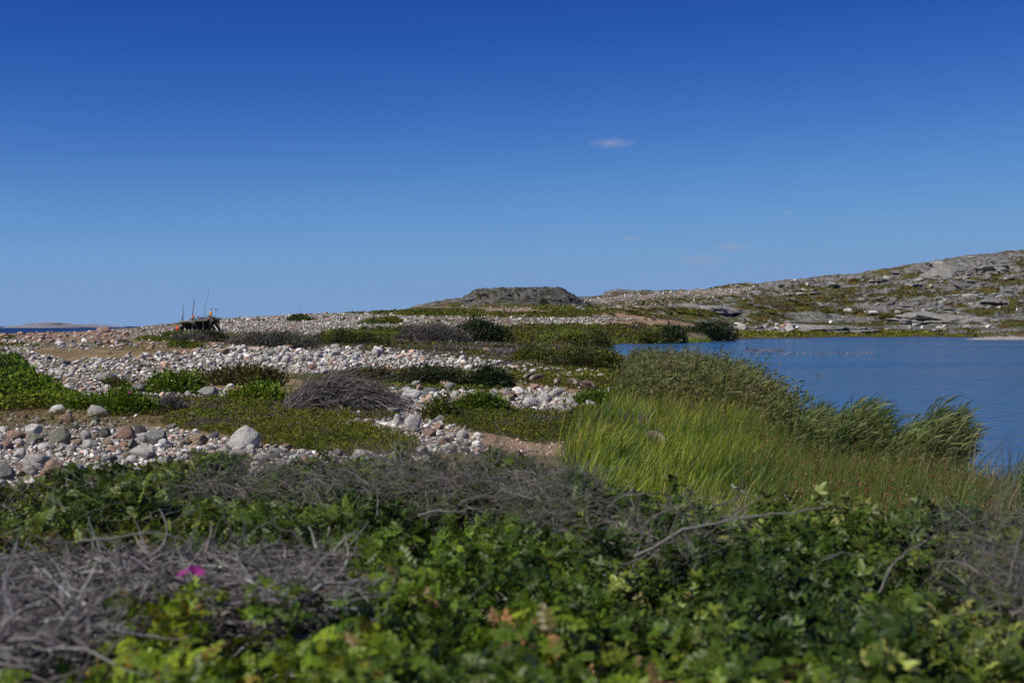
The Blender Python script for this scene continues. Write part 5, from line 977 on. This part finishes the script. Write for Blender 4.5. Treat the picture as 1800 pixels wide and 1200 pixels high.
for k in range(80):
    u = rng.uniform(333, 384); pole(mb, (u, 563), (u + rng.normal(0, 3.5), 563 - rng.uniform(1, 8) * (1 if u > 345 else .6)), .04, np.array(GW) * rng.uniform(.4, 1.2), rng.uniform(0, 2.5), K=5, wob=.06)
mb.build('brushwood', M_WOOD, sh)
for pts, r, c in (([(321, 567), (321, 555)], .11, DW), ([(322, 558), (322, 548), (322, 536)], .06, GW), ([(336.5, 566), (338.5, 552), (340, 540), (341.6, 525.5)], .085, GW), ([(360, 562), (359.5, 548), (359.3, 539)], .045, GW), ([(359.3, 540), (362, 532), (364.5, 522), (367.3, 510.5)], .03, GW), ([(373, 561), (372.3, 550), (371, 540.5)], .02, GW), ([(383, 563), (380, 552), (377.5, 542)], .02, GW)):
    mb = MB(); P = np.array([Wg(a, b, .3) for a, b in pts]); tt = np.linspace(0, len(pts) - 1, 7); P = np.stack([np.interp(tt, np.arange(len(pts)), P[:, k]) for k in range(3)], 1); tubes(mb, P[None], np.array([r]), np.array([c]), 7, .6); mb.build('mast', M_WOOD, sh)
mb = MB(); pole(mb, (384, 582.5), (375.5, 570), .09, (.6, .58, .55), -.6, .3); mb.build('prop', M_WOOD, sh)['label'] = 'bleached white prop log leaning on the wall'
for a, b in (((371, 582), (370.5, 575)), ((373, 580), (373, 574)), ((347, 582), (350, 577)), ((386, 572), (384.5, 568))):
    mb = MB(); pole(mb, a, b, .06, (.42, .39, .35), -.3, .3); mb.build('prop', M_WOOD, sh)
def ball(name, label, cat, u, v, r, col, dd=-.2, sq=1.0, group=None):
    pv, pt, _ = rock_proto(3, 3, 0, .0); mb = MB(); mb.add(pv / [1, .85, 1] * [r, r, r * sq] + Wg(u, v, dd), col, pt)
    e = len(mb.v[0]); P = np.array([[Wg(u, v, dd) + [0, 0, r * sq * .9], Wg(u, v, dd) + [0, 0, r * sq * 1.25]]]); tubes(mb, P, np.array([r * .25]), np.array([col]), 6, .9); return tag(mb.build(name, M_GEN, smooth=True), label, cat, group)
ball('buoy', 'white buoy on a stick above the shelter roof', 'buoy', 344.6, 545.3, .11, (.75, .75, .72), .3, 1.4)
t = tag((lambda m: (pole(m, (341.5, 560), (344.4, 547), .02, GW, .3), m.build('stick', M_WOOD))[1])(MB()), 'thin stick that carries the white buoy over the roof', 'stick')
ball('buoy', 'orange-red buoy hanging on the second mast', 'buoy', 339.6, 557.5, .2, (.65, .13, .04), -.1)
ball('buoy', 'cream buoy at the right end of the shelter roof', 'buoy', 366.7, 559, .13, (.7, .5, .35), -.4)
ball('buoy', 'small white float on the dark right wall of the shelter', 'buoy', 373.2, 563, .1, (.75, .72, .68), .2)
ball('bucket', 'white plastic tub on the ground under the shelter roof', 'tub', 325, 580.5, .19, (.78, .78, .76), -.5, 1.1)
ball('buoy', 'white ball buoy on the ground beside the white tub', 'buoy', 332.3, 581.3, .16, (.8, .8, .78), -.5)
mb = MB(); bx = Wg(370.2, 551.2, 0)     # yellow canister: a rounded box with a neck
pv, pt, _ = rock_proto(5, 3, 0, 0); q = pv / [1, .85, 1]; q = np.sign(q) * np.abs(q) ** .45; mb.add(q * [.2, .11, .28] + bx, (.80, .42, .03), pt); mb.add(q * [.06, .06, .05] + bx + [.1, 0, .31], (.7, .33, .02), pt)
tag(mb.build('canister', M_GEN, smooth=True), 'yellow-orange plastic canister hung above the shelter', 'canister')
for (u, v, w_, h_, lb) in ((371.6, 541, 1.6, 4.0, 'narrow red flag hanging straight on the left thin stick'), (378, 542, 4.6, 2.6, 'red pennant streaming right from the right thin stick')):
    mb = MB(); nx_, nz_ = 7, 4; P = np.array([[Wg(u + w_ * i / (nx_ - 1), v + h_ * j / (nz_ - 1) * (1 - .5 * i / (nx_ - 1)) + i * .22, .3 + .08 * math.sin(i * 1.4)) for j in range(nz_)] for i in range(nx_)]); ii = np.arange(nx_ * nz_).reshape(nx_, nz_)
    Q2 = np.stack([ii[:-1, :-1], ii[1:, :-1], ii[1:, 1:], ii[:-1, 1:]], -1); mb.add(P, (.55, .03, .06), None, Q2); mb.add(P + [0, .012, 0], (.55, .03, .06), None, Q2[..., ::-1]); tag(mb.build('flag', M_PETAL), lb, 'flag')
for (u, v, lb, rot, top, bot) in ((311.8, 583, 'person in a bright red top sitting left of the driftwood shelter', 2.4, (.75, .08, .03), (.02, .02, .025)), (319, 584.5, 'person in dark clothes sitting under the shelter roof', .9, (.02, .02, .03), (.03, .02, .02))):
    p = Wg(u, v, -1.2); p[2] = H(p[0], p[1]) ; person(lb, p, rot, top, bot, sit=True)
# driftwood trunk
DT_ = float(solve(200, 603)); t = thing('driftwood_log', W(200, 603, DT_), 'weathered dark driftwood trunk lying on the dry grass', 'driftwood')
def run(mb, pts, r, dd=0, sides=9, tip=.4, col=(.15, .12, .105)):
    pts = np.array([W(a, b, DT_ + dd) for a, b in pts]); n = len(pts); tt = np.linspace(0, n - 1, 20); P = np.stack([np.interp(tt, np.arange(n), pts[:, k]) for k in range(3)], 1); P[1:-1] += rng.normal(0, .03, (18, 3)); tubes(mb, P[None], np.array([r]), np.array([col]), sides, tip)
mb = MB(); run(mb, [(168, 601), (180, 602), (192, 601.5), (204, 599), (214, 596), (222, 598), (232, 602)], .24, tip=.55); mb.build('trunk', M_WOOD, t, smooth=True)
for a_ in (([(170, 591), (176, 594), (184, 597), (194, 599)][::-1], .1, -.3), ([(206, 598), (210, 594), (216, 592)], .07), ([(212, 609), (219, 607), (225, 603), (222, 598)][::-1], .09, -.4)): mb = MB(); run(mb, *a_); mb.build('branch', M_WOOD, t)
# sticks on the skyline at the left
mb = MB(); ds = float(solve(219, 577)); P = np.array([[W(219, 577.5, ds), W(219, 571, ds), W(218.8, 565, ds)]]); tubes(mb, P, np.array([.05]), np.array([GW]), 6); tag(mb.build('post', M_WOOD), 'lone thin post on the skyline left of the shelter', 'post')

# ------------------------------------------------------------------ clouds: thin volumes far away
def cloud(label, u, v, wpx, hpx, dens, seed):
    D = 14000.0; c = W(u, v, D); rx = wpx / 2 * D / F; rz = hpx / 2 * D / F
    bm = bmesh.new(); bmesh.ops.create_icosphere(bm, subdivisions=3, radius=1); me = bpy.data.meshes.new('cloud'); bm.to_mesh(me); bm.free(); o = bpy.data.objects.new('cloud', me); COL.objects.link(o); o.location = tuple(c); o.scale = (rx, rx * .8, rz)
    m, n, N, L = mat_new('cloud_vapour'); ou = N.new('ShaderNodeOutputMaterial'); vs = N.new('ShaderNodeVolumeScatter'); vs.inputs['Color'].default_value = (1, 1, 1, 1); vs.inputs['Anisotropy'].default_value = .2
    tc = N.new('ShaderNodeTexCoord'); ln = N.new('ShaderNodeVectorMath'); ln.operation = 'LENGTH'; L.new(tc.outputs['Object'], ln.inputs[0])
    fa = N.new('ShaderNodeMapRange'); fa.inputs[1].default_value = 1; fa.inputs[2].default_value = .2; fa.inputs[3].default_value = 0; fa.inputs[4].default_value = 1; L.new(ln.outputs['Value'], fa.inputs[0])
    mp = N.new('ShaderNodeMapping'); mp.inputs['Location'].default_value = (seed, seed * 2, 0); mp.inputs['Scale'].default_value = (1.3, 1.3, 2.6); L.new(tc.outputs['Object'], mp.inputs[0]); nz = N.new('ShaderNodeTexNoise'); nz.inputs['Scale'].default_value = 1.6; nz.inputs['Detail'].default_value = 5; L.new(mp.outputs[0], nz.inputs['Vector'])
    mr = N.new('ShaderNodeMapRange'); mr.inputs[1].default_value = .35; mr.inputs[2].default_value = .75; L.new(nz.outputs[0], mr.inputs[0]); mu = N.new('ShaderNodeMath'); mu.operation = 'MULTIPLY'; L.new(fa.outputs[0], mu.inputs[0]); L.new(mr.outputs[0], mu.inputs[1])
    mv = N.new('ShaderNodeMath'); mv.operation = 'MULTIPLY'; mv.inputs[1].default_value = dens / rx; L.new(mu.outputs[0], mv.inputs[0]); L.new(mv.outputs[0], vs.inputs['Density']); L.new(vs.outputs[0], ou.inputs['Volume']); me.materials.append(m)
    return tag(o, label, 'cloud')
cloud('brightest small lens shaped white cloud high in the sky', 1075, 252, 96, 22, 1.3, 1)
cloud('faint flat cloud low over the hill, larger and lower of two', 1232, 457, 130, 26, .9, 2)
cloud('faint small cloud just above and right of the larger low one', 1284, 434, 74, 20, 1.2, 3)
cloud('tiny faint cloud above the far heath left of the low clouds', 1108, 420, 40, 12, 1.2, 4)
cloud('tiny wisp of cloud at the right above the low clouds', 1389, 374, 26, 9, 1.0, 5)
